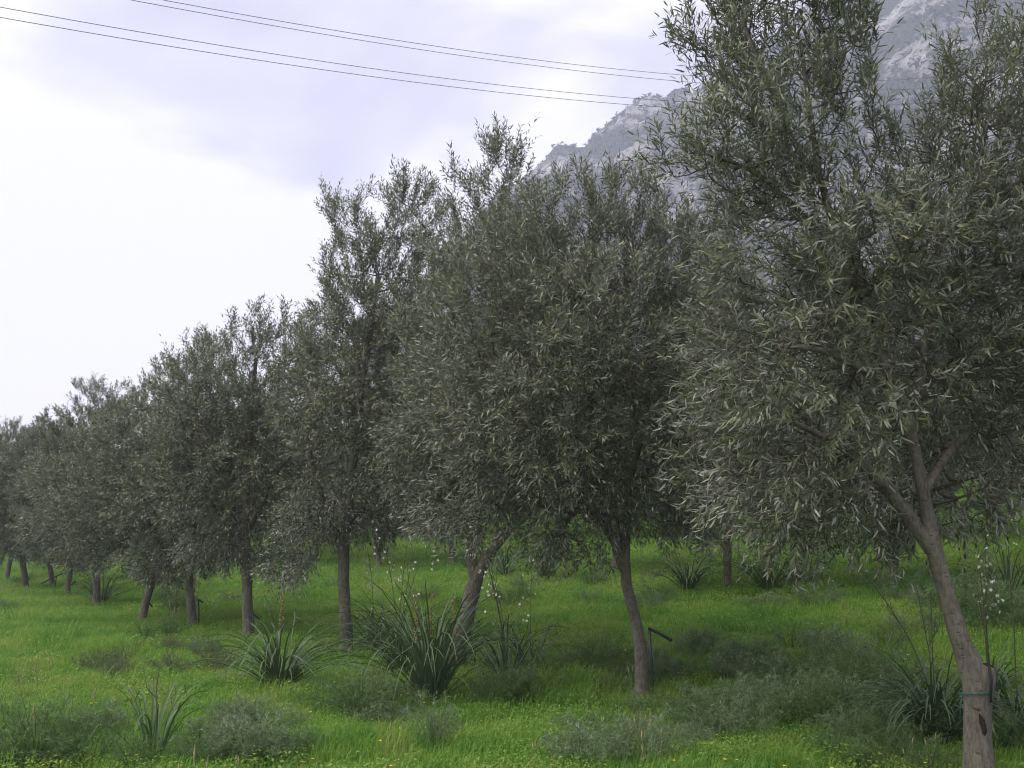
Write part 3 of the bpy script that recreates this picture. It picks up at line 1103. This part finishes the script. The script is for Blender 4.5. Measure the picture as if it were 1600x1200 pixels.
PI = math.pi
asphodel('broad fountain-shaped asphodel with a single rusty spike, nearest on the left', G(437, 1072), 66, .84, 1, [(.93, .03, PI * .5, 'rust'), (.95, -.22, 0, 'bud')], kinds=(1, 1, 2, 2, 3, 3, 4, 4, 5, 6))
asphodel('big upright asphodel clump in the middle in front of the leaning trunk', G(672, 1092), 76, 1.12, 2, [(.92, -.16, 0, 'rust'), (.93, .02, 1, 'rust'), (.9, .22, .2, 'rust')], kinds=(0, 0, 1, 1, 1, 2, 2, 3, 4, 5, 6))
asphodel('asphodel clump behind the big middle one with white and budding flower stalks', G(622, 1050), 50, 1.0, 3, [(1.45, .10, 0, 'bud'), (1.55, .30, .4, 'white'), (1.5, -.28, .2, 'white'), (1.35, .4, .1, 'white')], kinds=(0, 1, 1, 2, 2, 3, 4, 6))
asphodel('small dark asphodel peeping out left of the upright fourth trunk', G(585, 1015), 34, .75, 4, [(1.15, -.12, 0, 'white')])
asphodel('sparse asphodel with two tall white-flowered stalks right of the leaning trunk', G(790, 1062), 22, .85, 5, [(1.3, -.32, 0, 'white'), (1.22, -.22, .3, 'white'), (1.5, -.42, .1, 'white')], kinds=(1, 2, 3, 6, 7, 7))
asphodel('thin asphodel with a lone forked flower stalk and bent leaves', G(828, 1048), 14, .75, 6, [(1.12, .04, 0, 'white')], kinds=(2, 3, 6, 7, 7))
asphodel('dense dark asphodel at the foot of the largest trunk on its left', G(1465, 1150), 84, .62, 7, [(1.25, -.62, 0, 'bud'), (1.05, -.1, 0, 'bud'), (1.0, .02, .5, 'bud')], kinds=(0, 1, 1, 2, 2, 3, 3, 4, 5, 6))
asphodel('asphodel on the right of the largest trunk with spreading leaves cut by the edge', G(1592, 1140), 52, .55, 8, [(1.35, .03, 0, 'bud')], kinds=(1, 2, 3, 4, 4, 5, 6))
asphodel('white-flowering asphodel seen close behind the largest trunk on its right', G(1548, 1092), 26, .5, 9, [(1.15, .05, 0, 'white'), (1.0, .02, 2, 'white'), (.95, -.05, 0, 'bud')], kinds=(0, 1, 2, 3))
asphodel('asphodel clump round the foot of a trunk at the left', G(152, 946) + np.array([0, .25, 0]), 40, .85, 10)
asphodel('dark rounded asphodel clump uphill between the leaning and kinked trunks', G(852, 905), 46, .95, 11, [], kinds=(0, 1, 1, 2, 2, 3))
asphodel('bluish asphodel clump uphill just right of the leaning trunk', G(790, 900), 30, .9, 12)
asphodel('arching grassy asphodel left of the thin pale rear trunk', G(1075, 922), 50, .85, 13, [], kinds=(1, 2, 3, 3, 4))
asphodel('tangled asphodel right of the thin pale rear trunk', G(1200, 922), 44, .95, 14, [(1.2, .1, 0, 'bud'), (1.1, -.15, 0, 'bud')])
asphodel('small lone asphodel with a few bent blades at the lower left', G(238, 1185), 11, .6, 15, [(.62, .02, 0, 'bud')], kinds=(0, 1, 1, 6, 7, 7))
asphodel('asphodel behind the slope crest at the far right edge', G(1575, 935), 30, .9, 16, [(1.3, .1, 0, 'white')])
asphodel('asphodel uphill under the low boughs left of the kinked trunk, pale blades', G(735, 892), 22, .8, 17)

# ------------------------------------------------------------------ feathery grey-green plants
def feathery(seed, nst, hgt, spr, m, thread=0.042, wid=0.0046, sub=11, thr=8):
    rg = np.random.default_rng(seed)
    V, yg = [], []
    mb = Mb()
    for i in range(nst):
        a = rg.uniform(0, 2 * PI)
        rad = spr * math.sqrt(rg.uniform(0, 1))
        tip = np.array([rad * math.cos(a), rad * math.sin(a), hgt * rg.uniform(.35, 1.1) * (1 - .45 * (rad / spr) ** 2)])
        b = np.array([tip[0] * .25, tip[1] * .25, 0])
        mid = (b + tip) / 2 + np.array([-tip[0] * .1, -tip[1] * .1, .08 * hgt])
        Vt, pt = tube(np.array([b, mid, tip]), [.004, .003, .0015], 3, cap=False)
        mb.add(Vt, pt, 0.0)
        f = rg.uniform(.35, 1, sub)
        f[0] = 1
        st = (1 - f[:, None]) ** 2 * b + 2 * (f * (1 - f))[:, None] * mid + (f ** 2)[:, None] * tip
        d = unit(rg.normal(size=(sub, 3)) + np.array([math.cos(a) * .5, math.sin(a) * .5, .7]))
        L_ = hgt * rg.uniform(.12, .3, (sub, 1)) * (1.15 - .5 * f[:, None])
        u = rg.uniform(.25, 1, (sub, thr))
        o = st[:, None] + d[:, None] * (u * L_)[..., None]
        td = unit(d[:, None] * 1.1 + rg.normal(size=(sub, thr, 3)) * .75 + np.array([0, 0, .25]))
        e = o + td * (thread * rg.uniform(.6, 1.3, (sub, thr, 1)))
        w = unit(np.cross(td, rg.normal(size=(sub, thr, 3)))) * wid
        V.append(np.stack([o + w * .5, o - w * .5, e], 2).reshape(-1, 3))
        yv = np.clip((o[..., 2] / hgt - .55) * 1.6, 0, 1) * rg.uniform(0, 1, (sub, thr))
        yg.append(np.repeat(yv.ravel(), 3))
    V = np.concatenate(V)
    mb.add(V, [np.arange(len(V)).reshape(-1, 3)], np.concatenate(yg))
    return mb.mesh('foliage', m, attr='young')


FE = [feathery(1, 40, .46, .38, M_FERN), feathery(2, 30, .40, .46, M_FERN), feathery(3, 36, .42, .40, M_FERN_PALE, wid=.0054),
      feathery(4, 25, .32, .42, M_FERN_PALE, wid=.0054), feathery(5, 24, .28, .40, M_FERN_DRY)]
gf = 'feathery grey-green plants in the grass'
for lab, px, py, v, sx_, sz_ in [
        ('dark rounded feathery plant with a deep shaded base between the two big asphodels', 560, 1122, 0, 1.1, 1.05),
        ('feathery plant sprawling right of the dark rounded one, under the big asphodel', 622, 1120, 1, .85, .9),
        ('pale feathery plant standing alone before the big middle asphodel', 676, 1168, 2, .62, 1.0),
        ('two-humped dark feathery bush on the open grass, left part', 225, 1003, 0, .75, .78),
        ('taller dark feathery bush beside the low one on the open grass', 264, 1000, 0, .68, 1.0),
        ('silvery feathery plant at the bottom, right of the lone asphodel blades', 405, 1192, 2, .95, 1.0),
        ('broad dark feathery plant at the lower left corner', 55, 1195, 0, 1.05, 1.12),
        ('pale-topped feathery plant beside the lower left corner one', 140, 1190, 1, 1.0, .95),
        ('low pale feathery plant in the grass left of the fountain asphodel', 268, 1052, 4, 1.0, .9),
        ('dry brownish feathery plant behind the fountain asphodel', 335, 1035, 4, 1.1, 1.05),
        ('feathery plant filling the space under the thin forked asphodel', 835, 1082, 1, .9, .8),
        ('soft feathery plant behind the kinked trunk on its left', 935, 1042, 0, 1.0, .95),
        ('silvery feathery plant at the foot of the kinked trunk', 1000, 1112, 3, .6, .6),
        ('low bright feathery plant before the largest trunk', 1450, 1205, 1, .62, .62),
        ('pale feathery plant lying flat on the grass uphill right of centre', 1200, 946, 3, 1.3, .6),
        ('feathery bush uphill right of the largest trunk', 1545, 968, 1, 1.5, 1.3),
        ('small dark feathery plant uphill between two rear asphodels', 925, 915, 0, 1.0, .9),
        ('silvery feathery plant at the bottom centre', 905, 1195, 3, .9, .9),
        ('grey feathery plant at the bottom right of centre', 985, 1192, 2, .75, .85)]:
    p = G(px, py)
    t = thing('feathery_plant', lab, 'feathery plant', p, random.uniform(0, 6.28), gf)
    f = ob('foliage', FE[v], t)
    f['kind'] = 'stuff'
    t.scale = (sx_, sx_, sz_)

# ------------------------------------------------------------------ things carried by instances: grass, undergrowth, small flowers
LIB = bpy.data.collections.new('tuft_library')


def tuft(seed, n, r, hgt, wid, bend=.55):
    rg = np.random.default_rng(seed)
    a = rg.uniform(0, 2 * PI, n)
    rad = r * np.sqrt(rg.uniform(0, 1, n))
    b = np.stack([rad * np.cos(a), rad * np.sin(a), np.full(n, -.01)], 1)
    d = rg.uniform(0, 2 * PI, n)
    dv = np.stack([np.cos(d), np.sin(d), np.zeros(n)], 1)
    hh = (hgt * rg.uniform(.45, 1.15, n))[:, None]
    k = (rg.uniform(.1, 1, n) * bend)[:, None]
    w = np.stack([-np.sin(d + .6), np.cos(d + .6), np.zeros(n)], 1) * wid * rg.uniform(.7, 1.3, (n, 1))
    z = np.array([0, 0, 1.])
    m = b + dv * hh * k * .28 + z * hh * .58
    e = b + dv * hh * k + z * hh * (1 - .3 * k)
    V = np.stack([b - w, b + w, m + w * .8, m - w * .8, e], 1).reshape(-1, 3)
    i = np.arange(n)[:, None] * 5
    return make_mesh('tuft', V, [i + [0, 1, 2, 3], i + [3, 2, 4]], M_GRASS)


def clover(seed, n, r, hgt, size, m_):
    """low broad-leaved weeds: small folded leaves held out flat on thin stems"""
    rg = np.random.default_rng(seed)
    a = rg.uniform(0, 2 * PI, n)
    rad = r * np.sqrt(rg.uniform(0, 1, n))
    c = np.stack([rad * np.cos(a), rad * np.sin(a), hgt * rg.uniform(.35, 1.1, n)], 1)
    up = unit(np.array([0, 0, 1.]) + rg.normal(size=(n, 3)) * .45)
    d = unit(np.cross(up, rg.normal(size=(n, 3))))
    w = np.cross(up, d)
    k = size * rg.uniform(.6, 1.3, (n, 1))
    lift = up * k * .22
    V = np.stack([c - d * k, c + w * k * .62 + lift, c + d * k * 1.1, c - w * k * .62 + lift], 1).reshape(-1, 3)
    i = np.arange(n)[:, None] * 4
    return make_mesh('weed', V, [np.concatenate([i + [0, 2, 1], i + [0, 3, 2]])], m_)


def straw(seed, n, r, hgt):
    rg = random.Random(seed)
    mb = Mb()
    for i in range(n):
        a, q = rg.uniform(0, 6.28), r * math.sqrt(rg.random())
        b = np.array([q * math.cos(a), q * math.sin(a), 0])
        l = np.array([rg.gauss(0, .18), rg.gauss(0, .18), 1]) * hgt * rg.uniform(.5, 1.1)
        V, p = tube(np.array([b, b + l * .5 + [.01, 0, 0], b + l]), [.0022, .0018, .0012], 3, cap=False)
        mb.add(V, p)
        V, p = tube(np.array([b + l * .8, b + l * .92, b + l * 1.05]), [.002, .006, .002], 4, cap=False)
        mb.add(V, p)
    return mb.mesh('straw', M_STRAW)


def disc_flower(m_, r, hgt):
    mb = Mb()
    V, p = tube(np.array([[0, 0, 0], [.01, 0, hgt * .6], [.02, .01, hgt]]), [.002, .0018, .0015], 3, cap=False)
    mb.add(V, p)
    st = mb.mesh('stem', M_STALK)
    a = np.arange(8) * PI / 4
    c = np.array([.02, .01, hgt])
    ring = c + np.stack([r * np.cos(a), r * np.sin(a), np.full(8, .25 * r)], 1)
    V = np.vstack([c[None], ring])
    q = [(0, 1 + k, 1 + (k + 1) % 8) for k in range(8)]
    off = len(st.vertices)
    mb2 = Mb()
    mb2.add(V, [q])
    return mb2.mesh('small_flower', m_)


def scatter(name, pts, rots, scl, idx, meshes, label, cat):
    coll = bpy.data.collections.new(name + '_library')
    for k, me in enumerate(meshes):
        coll.objects.link(bpy.data.objects.new('%s_%d' % (name, k), me))
    me = bpy.data.meshes.new(name)
    me.vertices.add(len(pts))
    me.vertices.foreach_set('co', np.asarray(pts, np.float32).ravel())
    for nm, arr in (('rz', rots), ('sc', scl)):
        at = me.attributes.new(nm, 'FLOAT', 'POINT')
        at.data.foreach_set('value', np.asarray(arr, np.float32))
    at = me.attributes.new('ix', 'INT', 'POINT')
    at.data.foreach_set('value', np.asarray(idx, np.int32))
    o = ob(name, me)
    ng = bpy.data.node_groups.new(name, 'GeometryNodeTree')
    ng.interface.new_socket('Geometry', in_out='INPUT', socket_type='NodeSocketGeometry')
    ng.interface.new_socket('Geometry', in_out='OUTPUT', socket_type='NodeSocketGeometry')
    gi, go = ng.nodes.new('NodeGroupInput'), ng.nodes.new('NodeGroupOutput')
    ci = ng.nodes.new('GeometryNodeCollectionInfo')
    ci.inputs['Collection'].default_value = coll
    ci.inputs['Separate Children'].default_value = True
    ci.inputs['Reset Children'].default_value = True
    ip = ng.nodes.new('GeometryNodeInstanceOnPoints')
    ip.inputs['Pick Instance'].default_value = True

    def named(nm, ty):
        n = ng.nodes.new('GeometryNodeInputNamedAttribute')
        n.data_type = ty
        n.inputs['Name'].default_value = nm
        return n.outputs['Attribute']
    cx = ng.nodes.new('ShaderNodeCombineXYZ')
    ng.links.new(named('rz', 'FLOAT'), cx.inputs['Z'])
    e2r = ng.nodes.new('FunctionNodeEulerToRotation')
    ng.links.new(cx.outputs[0], e2r.inputs[0])
    ng.links.new(gi.outputs[0], ip.inputs['Points'])
    ng.links.new(ci.outputs[0], ip.inputs['Instance'])
    ng.links.new(named('ix', 'INT'), ip.inputs['Instance Index'])
    ng.links.new(e2r.outputs[0], ip.inputs['Rotation'])
    cs = ng.nodes.new('ShaderNodeCombineXYZ')
    s_ = named('sc', 'FLOAT')
    for k in range(3):
        ng.links.new(s_, cs.inputs[k])
    ng.links.new(cs.outputs[0], ip.inputs['Scale'])
    ng.links.new(ip.outputs[0], go.inputs[0])
    md = o.modifiers.new(name, 'NODES')
    md.node_group = ng
    return tag(o, label, cat, None, 'stuff')


def spots(n, dmin, dmax, power, rg):
    """places in front of the camera, thinning with distance"""
    u = rg.uniform(0, 1, n)
    d = (dmin ** (1 - power) + u * (dmax ** (1 - power) - dmin ** (1 - power))) ** (1 / (1 - power))
    x = rg.uniform(-1, 1, n) * (0.56 * d + 2.2)
    return x, d


rg = np.random.default_rng(77)
x, d = spots(46000, 4.5, 75, 0.35, rg)
z = np.array([h(a, b) for a, b in zip(x, d)])
lush = np.array([noise.noise((a * .6, b * .6, 2.2)) for a, b in zip(x, d)])
sc_ = (np.maximum(1, d / 11) ** .5) * rg.uniform(.75, 1.25, len(x)) * (1 + .35 * lush)
tall = (lush > 0.32) & (rg.uniform(size=len(x)) < .35) & (d < 20)
ix = np.where(tall, 4, rg.integers(0, 4, len(x)))
weedy = np.array([noise.noise((a * .9, b * .9, 12.2)) for a, b in zip(x, d)])
ix = np.where((weedy > -.12) & (rg.uniform(size=len(x)) < .34), rg.integers(5, 8, len(x)), ix)
ix = np.where(rg.uniform(size=len(x)) < .004, 8, ix)
scatter('grass', np.stack([x, d, z], 1), rg.uniform(0, 6.28, len(x)), sc_, ix,
        [tuft(1, 50, .18, .075, .0030, .9), tuft(2, 46, .19, .095, .0032, .9), tuft(3, 56, .17, .06, .0030, 1.0), tuft(4, 46, .19, .11, .0034, 1.1), tuft(5, 34, .10, .22, .0034, .6),
         clover(6, 80, .19, .09, .009, M_GRASS), clover(7, 50, .20, .10, .012, M_GRASS), clover(8, 100, .19, .07, .007, M_GRASS), straw(9, 5, .12, .26)],
        'bright green grass of the meadow', 'grass')

# soft feathery ground cover: dense under the trees on the right, thin elsewhere
pts, rz, sc2, ix2 = [], [], [], []


def cover(px0, px1, py0, py1, n, kinds, s0, s1):
    k = 0
    while k < n:
        p = G(random.uniform(px0, px1), random.uniform(py0, py1))
        if noise.noise((p[0] * .9, p[1] * .9, 6.0)) < random.uniform(-.45, .35):
            k += .34
            continue
        pts.append(p)
        rz.append(random.uniform(0, 6.28))
        sc2.append(random.uniform(s0, s1))
        ix2.append(random.choice(kinds))
        k += 1


cover(1060, 1420, 1010, 1160, 64, (0, 1, 1, 2, 3), .65, 1.1)
cover(880, 1120, 1040, 1085, 18, (0, 1, 2), .5, .8)
cover(760, 900, 1050, 1100, 12, (0, 1), .5, .8)
cover(300, 520, 1130, 1200, 20, (2, 3, 3, 1), .45, .8)
cover(480, 640, 1090, 1150, 10, (0, 1, 3), .5, .8)
cover(-30, 230, 1140, 1205, 16, (0, 1, 3), .5, .85)
cover(860, 1120, 1140, 1205, 16, (2, 3, 1), .4, .7)
cover(1300, 1600, 1150, 1205, 12, (0, 1), .4, .7)
cover(1400, 1620, 930, 1000, 20, (1, 3), .8, 1.3)
cover(500, 1600, 870, 960, 34, (3, 3, 1, 4), .6, 1.2)
cover(150, 480, 1010, 1060, 12, (4, 4, 3), .5, .9)
cover(0, 500, 890, 960, 14, (3, 1), .7, 1.2)
scatter('undergrowth', pts, rz, sc2, ix2, FE, 'soft feathery ground cover in patches between the trees', 'undergrowth')

x, d = spots(900, 5.5, 40, 0.6, rg)
keep = np.array([noise.noise((a * .7, b * .7, 8.8)) for a, b in zip(x, d)]) > .02
x, d = x[keep], d[keep]
z = np.array([h(a, b) for a, b in zip(x, d)])
lx = np.array([noise.noise((a * .4, b * .4, 1.8)) for a, b in zip(x, d)])
ixf = np.where((x > 0.08 * d) & (d > 10), np.where(rg.uniform(size=len(x)) < .75, 1, 0), 0)
scatter('meadow_flowers', np.stack([x, d, z], 1), rg.uniform(0, 6.28, len(x)), rg.uniform(.6, 1.15, len(x)), ixf,
        [disc_flower(M_YELLOW, .012, .14), disc_flower(M_PETAL, .012, .13)], 'tiny yellow and white flowers dotted through the grass', 'flowers')

# far scrub along the edge of the field
def scrub():
    rg = np.random.default_rng(31)
    V = []
    for i in range(260):
        px = rg.uniform(-250, 1750)
        d_ = rg.uniform(62, 90)
        x_, y_ = (px - 800) / 1600 * d_, d_
        z_ = h(x_, y_)
        s = rg.uniform(.9, 2.0)
        k = 300
        c = unit(rg.normal(size=(k, 3))) * (rg.uniform(.2, 1, (k, 1)) ** .4) * s * np.array([1.2, 1.2, .9]) + np.array([x_, y_, z_ + .7 * s])
        V.append((c[:, None] + rg.normal(size=(k, 3, 3)) * .10 * s).reshape(-1, 3))
    V = np.concatenate(V)
    me = make_mesh('scrub', V, [np.arange(len(V)).reshape(-1, 3)], M_SCRUB)
    tag(ob('scrub', me), 'greyish scrub along the far edge of the field', 'scrub', None, 'stuff')


scrub()

# ------------------------------------------------------------------ irrigation risers
def riser(label, foot, top, arm, r=.011, arm2=None):
    """foot, top, arm end: world points"""
    foot, top = np.asarray(foot), np.asarray(top)
    root = thing('irrigation_pipe', label, 'irrigation pipe', foot, 0, 'black irrigation pipes at the trunks')
    V, p = tube(np.array([[0, 0, -.05], (top - foot) * .5 + [.004, 0, 0], top - foot]), [r] * 3, 8)
    ob('upright_pipe', make_mesh('upright_pipe', V, p, M_PIPE, smooth=True), root)
    for a in ([arm] if arm2 is None else [arm, arm2]):
        a = np.asarray(a)
        v = a - top
        V, p = tube(np.array([top - foot - v * .05 + [0, 0, .01], top - foot + v * .5 + [0, 0, .012], a - foot]), [r * 1.25, r * 1.2, r * 1.2], 8)
        bent = ob('bent_arm', make_mesh('bent_arm', V, p, M_PIPE, smooth=True), root)
        e = a - foot
        V, p = tube(np.array([e - v * .02 + [0, 0, -.006], e + v * .06 + [0, 0, .006], e + v * .10 + [0, 0, .022]]), [r * 1.5, r * 1.9, r * .9], 8)
        ob('dripper', make_mesh('dripper', V, p, M_PIPE, smooth=True), bent)


dd = dB - .14
riser('black pipe standing against the kinked trunk with a drooping arm to the right', P(1020.5, 1092, dd), P(1014.5, 984, dd), P(1046, 999, dd), .013)
dd = dC - .1
riser('straight black pipe on the right of the leaning forked trunk', P(741, 1038, dd), P(744, 978, dd), P(748, 972, dd), .010)
dd = dD - .1
riser('black pipe behind asphodel leaves on the right of the tall upright trunk', P(551, 1018, dd), P(549, 962, dd), P(558, 966, dd), .010)
dd = dE - .1
riser('short black pipe with a stubby arm right of the thick straight trunk', P(397, 994, dd), P(395, 960, dd), P(404, 967, dd), .012)
pF = G(311, 977)
riser('black pipe right of the slightly tilted trunk', pF, P(310, 938, pF[1]), P(316, 941, pF[1]), .012)
pG = G(229, 968)
riser('black pipe with an arm slanting down right of the short bent trunk', pG, P(226, 934, pG[1]), P(237, 947, pG[1]), .013)
pI = G(109, 930)
riser('black pipe arm angled up right of the slender pale trunk', pI, P(109, 916, pI[1] - .2), P(117, 910, pI[1] - .2), .016)
pJ = G(85, 921)
riser('long black pipe slanting across a dark trunk at far left', pJ, P(88, 901, pJ[1] - .3), P(99, 896, pJ[1] - .3), .016, P(66, 911, pJ[1] - .3))
pK = G(46, 922)
riser('small pipe at the foot of the curved dark trunk at far left', pK, P(43, 909, pK[1] - .2), P(45, 904, pK[1] - .2), .014)

# ------------------------------------------------------------------ details on the largest trunk
trA = [c for c in treeA.children if c.name.startswith('trunk')][0]
# sawn stub beside the stem, with its hole painted as a dark cap, and two pruning scars
def stub(p0, p1, r0, r1, m_, name, sides=12, rough=.18):
    V, p = tube(np.array([p0 - bA, (p0 + p1) / 2 - bA, p1 - bA]), [r0, (r0 + r1) / 2, r1], sides, rough=rough, seed=4)
    return ob(name, make_mesh(name, V, p, m_, smooth=True), trA)


px1 = dA / 1600
stub(P(1532, 1088, dA), P(1541, 1041, dA - .02), 18 * px1, 15.5 * px1, M_BARK, 'sawn_stub', 14, .12)
stub(P(1541, 1044, dA - .02), P(1541.6, 1039, dA - .022), 12 * px1, 11 * px1, M_HOLLOW_SHADE, 'painted_hollow', 12, .3)  # flat cap, the hole's shade put into its colour
def hollow(pts, rad, m_, name):
    V, p = tube(np.array([np.asarray(q) - bA for q in pts]), [x * px1 for x in rad], 10, rough=.35, seed=9)
    return ob(name, make_mesh(name, V, p, m_, smooth=True), trA)


hollow([P(1529, 1112, dA - .071), P(1534, 1126, dA - .073), P(1537, 1142, dA - .073), P(1533, 1158, dA - .068)], [2, 5, 5, 1.5], M_HOLLOW_SHADE, 'painted_hollow')  # hollow drawn as a slightly raised strip, its inner shade painted dark
hollow([P(1521, 1104, dA - .074), P(1529, 1107, dA - .078), P(1536, 1105, dA - .072)], [1.5, 3.2, 1.5], M_CUT, 'pruning_scar')
hollow([P(1524, 1174, dA - .078), P(1529, 1176, dA - .081), P(1532, 1179, dA - .076)], [1, 2.6, 1], M_CUT, 'pruning_scar')
# green twine tied round the trunk
tw = Mb()
c0 = P(1524, 1080, dA)
a = np.linspace(0, 2 * PI, 30)
for k in range(2):
    ring = c0 + np.stack([.100 * np.cos(a), .100 * np.sin(a), .010 * np.cos(a + k) - .012 * k], 1)
    V, p = tube(ring, np.full(30, .0035), 5, cap=False)
    tw.add(V - c0, p)
V, p = tube(np.array([P(1503, 1082, dA - .10), P(1501, 1098, dA - .115), P(1500, 1125, dA - .11)]) - c0, [.003, .003, .002], 5)
tw.add(V, p)
o = ob('twine', tw.mesh('twine', M_TWINE, True), None, c0)
tag(o, 'green twine wound round the largest trunk below its sawn stub', 'twine')
# pale strap of plastic hanging on the trunk's right side
V, p = tube(np.array([P(1545, 1040, dA - .09), P(1549, 1062, dA - .10), P(1548, 1098, dA - .10)]), [.008, .010, .007], 8)
c1 = V[0].copy()
o = ob('irrigation_hose', make_mesh('irrigation_hose', V - c1, p, M_PIPE, smooth=True), None, c1)
tag(o, 'short black hose end hanging on the right side of the largest trunk', 'hose')

# ------------------------------------------------------------------ power lines crossing the sky
def wire(label, a, b, da, db, sag=0.0):
    """a wire seen through two spots of the photograph, at distances da and db, running on both ways"""
    A_, B_ = P(a[0], a[1], da), P(b[0], b[1], db)
    v = B_ - A_
    t = np.linspace(-1.2, 2.2, 60)
    pts = A_ + t[:, None] * v
    pts[:, 2] += sag * t * (t - 1)
    V, p = tube(pts, np.full(60, .009), 6)
    o = ob('power_line', make_mesh('power_line', V - pts[0], p, M_CABLE, smooth=True), None, pts[0])
    tag(o, label, 'power line', 'power lines across the sky')


wire('topmost of the four power lines crossing the sky', (255, 0), (1040, 115), 26, 40, 0.9)
wire('second power line from the top across the sky', (205, 0), (1040, 125), 26, 40, 0.9)
wire('third power line from the top across the sky', (0, 11), (1050, 158), 24, 40, 1.3)
wire('lowest of the four power lines crossing the sky', (0, 27), (1060, 169), 24, 40, 1.3)

# ------------------------------------------------------------------ haze
def haze():
    x0, x1, y0, y1, z0, z1 = -1060, 1060, -1060, 1060, -5, 430
    V = [(x, y, z) for x in (x0, x1) for y in (y0, y1) for z in (z0, z1)]
    q = [(0, 1, 3, 2), (4, 6, 7, 5), (0, 4, 5, 1), (2, 3, 7, 6), (0, 2, 6, 4), (1, 5, 7, 3)]
    m = bpy.data.materials.new('pale_air')
    m.use_nodes = True
    t = m.node_tree
    t.nodes.clear()
    out = t.nodes.new('ShaderNodeOutputMaterial')
    v = t.nodes.new('ShaderNodeVolumePrincipled')
    v.inputs['Color'].default_value = (0.74, 0.76, 1.0, 1)
    v.inputs['Density'].default_value = 0.00085
    L(t, v.outputs[0], out.inputs['Volume'])
    me = make_mesh('haze', np.array(V, float), [np.array(q)], m)
    tag(ob('haze', me), 'pale blue haze in front of the mountain', 'haze', None, 'stuff')


haze()
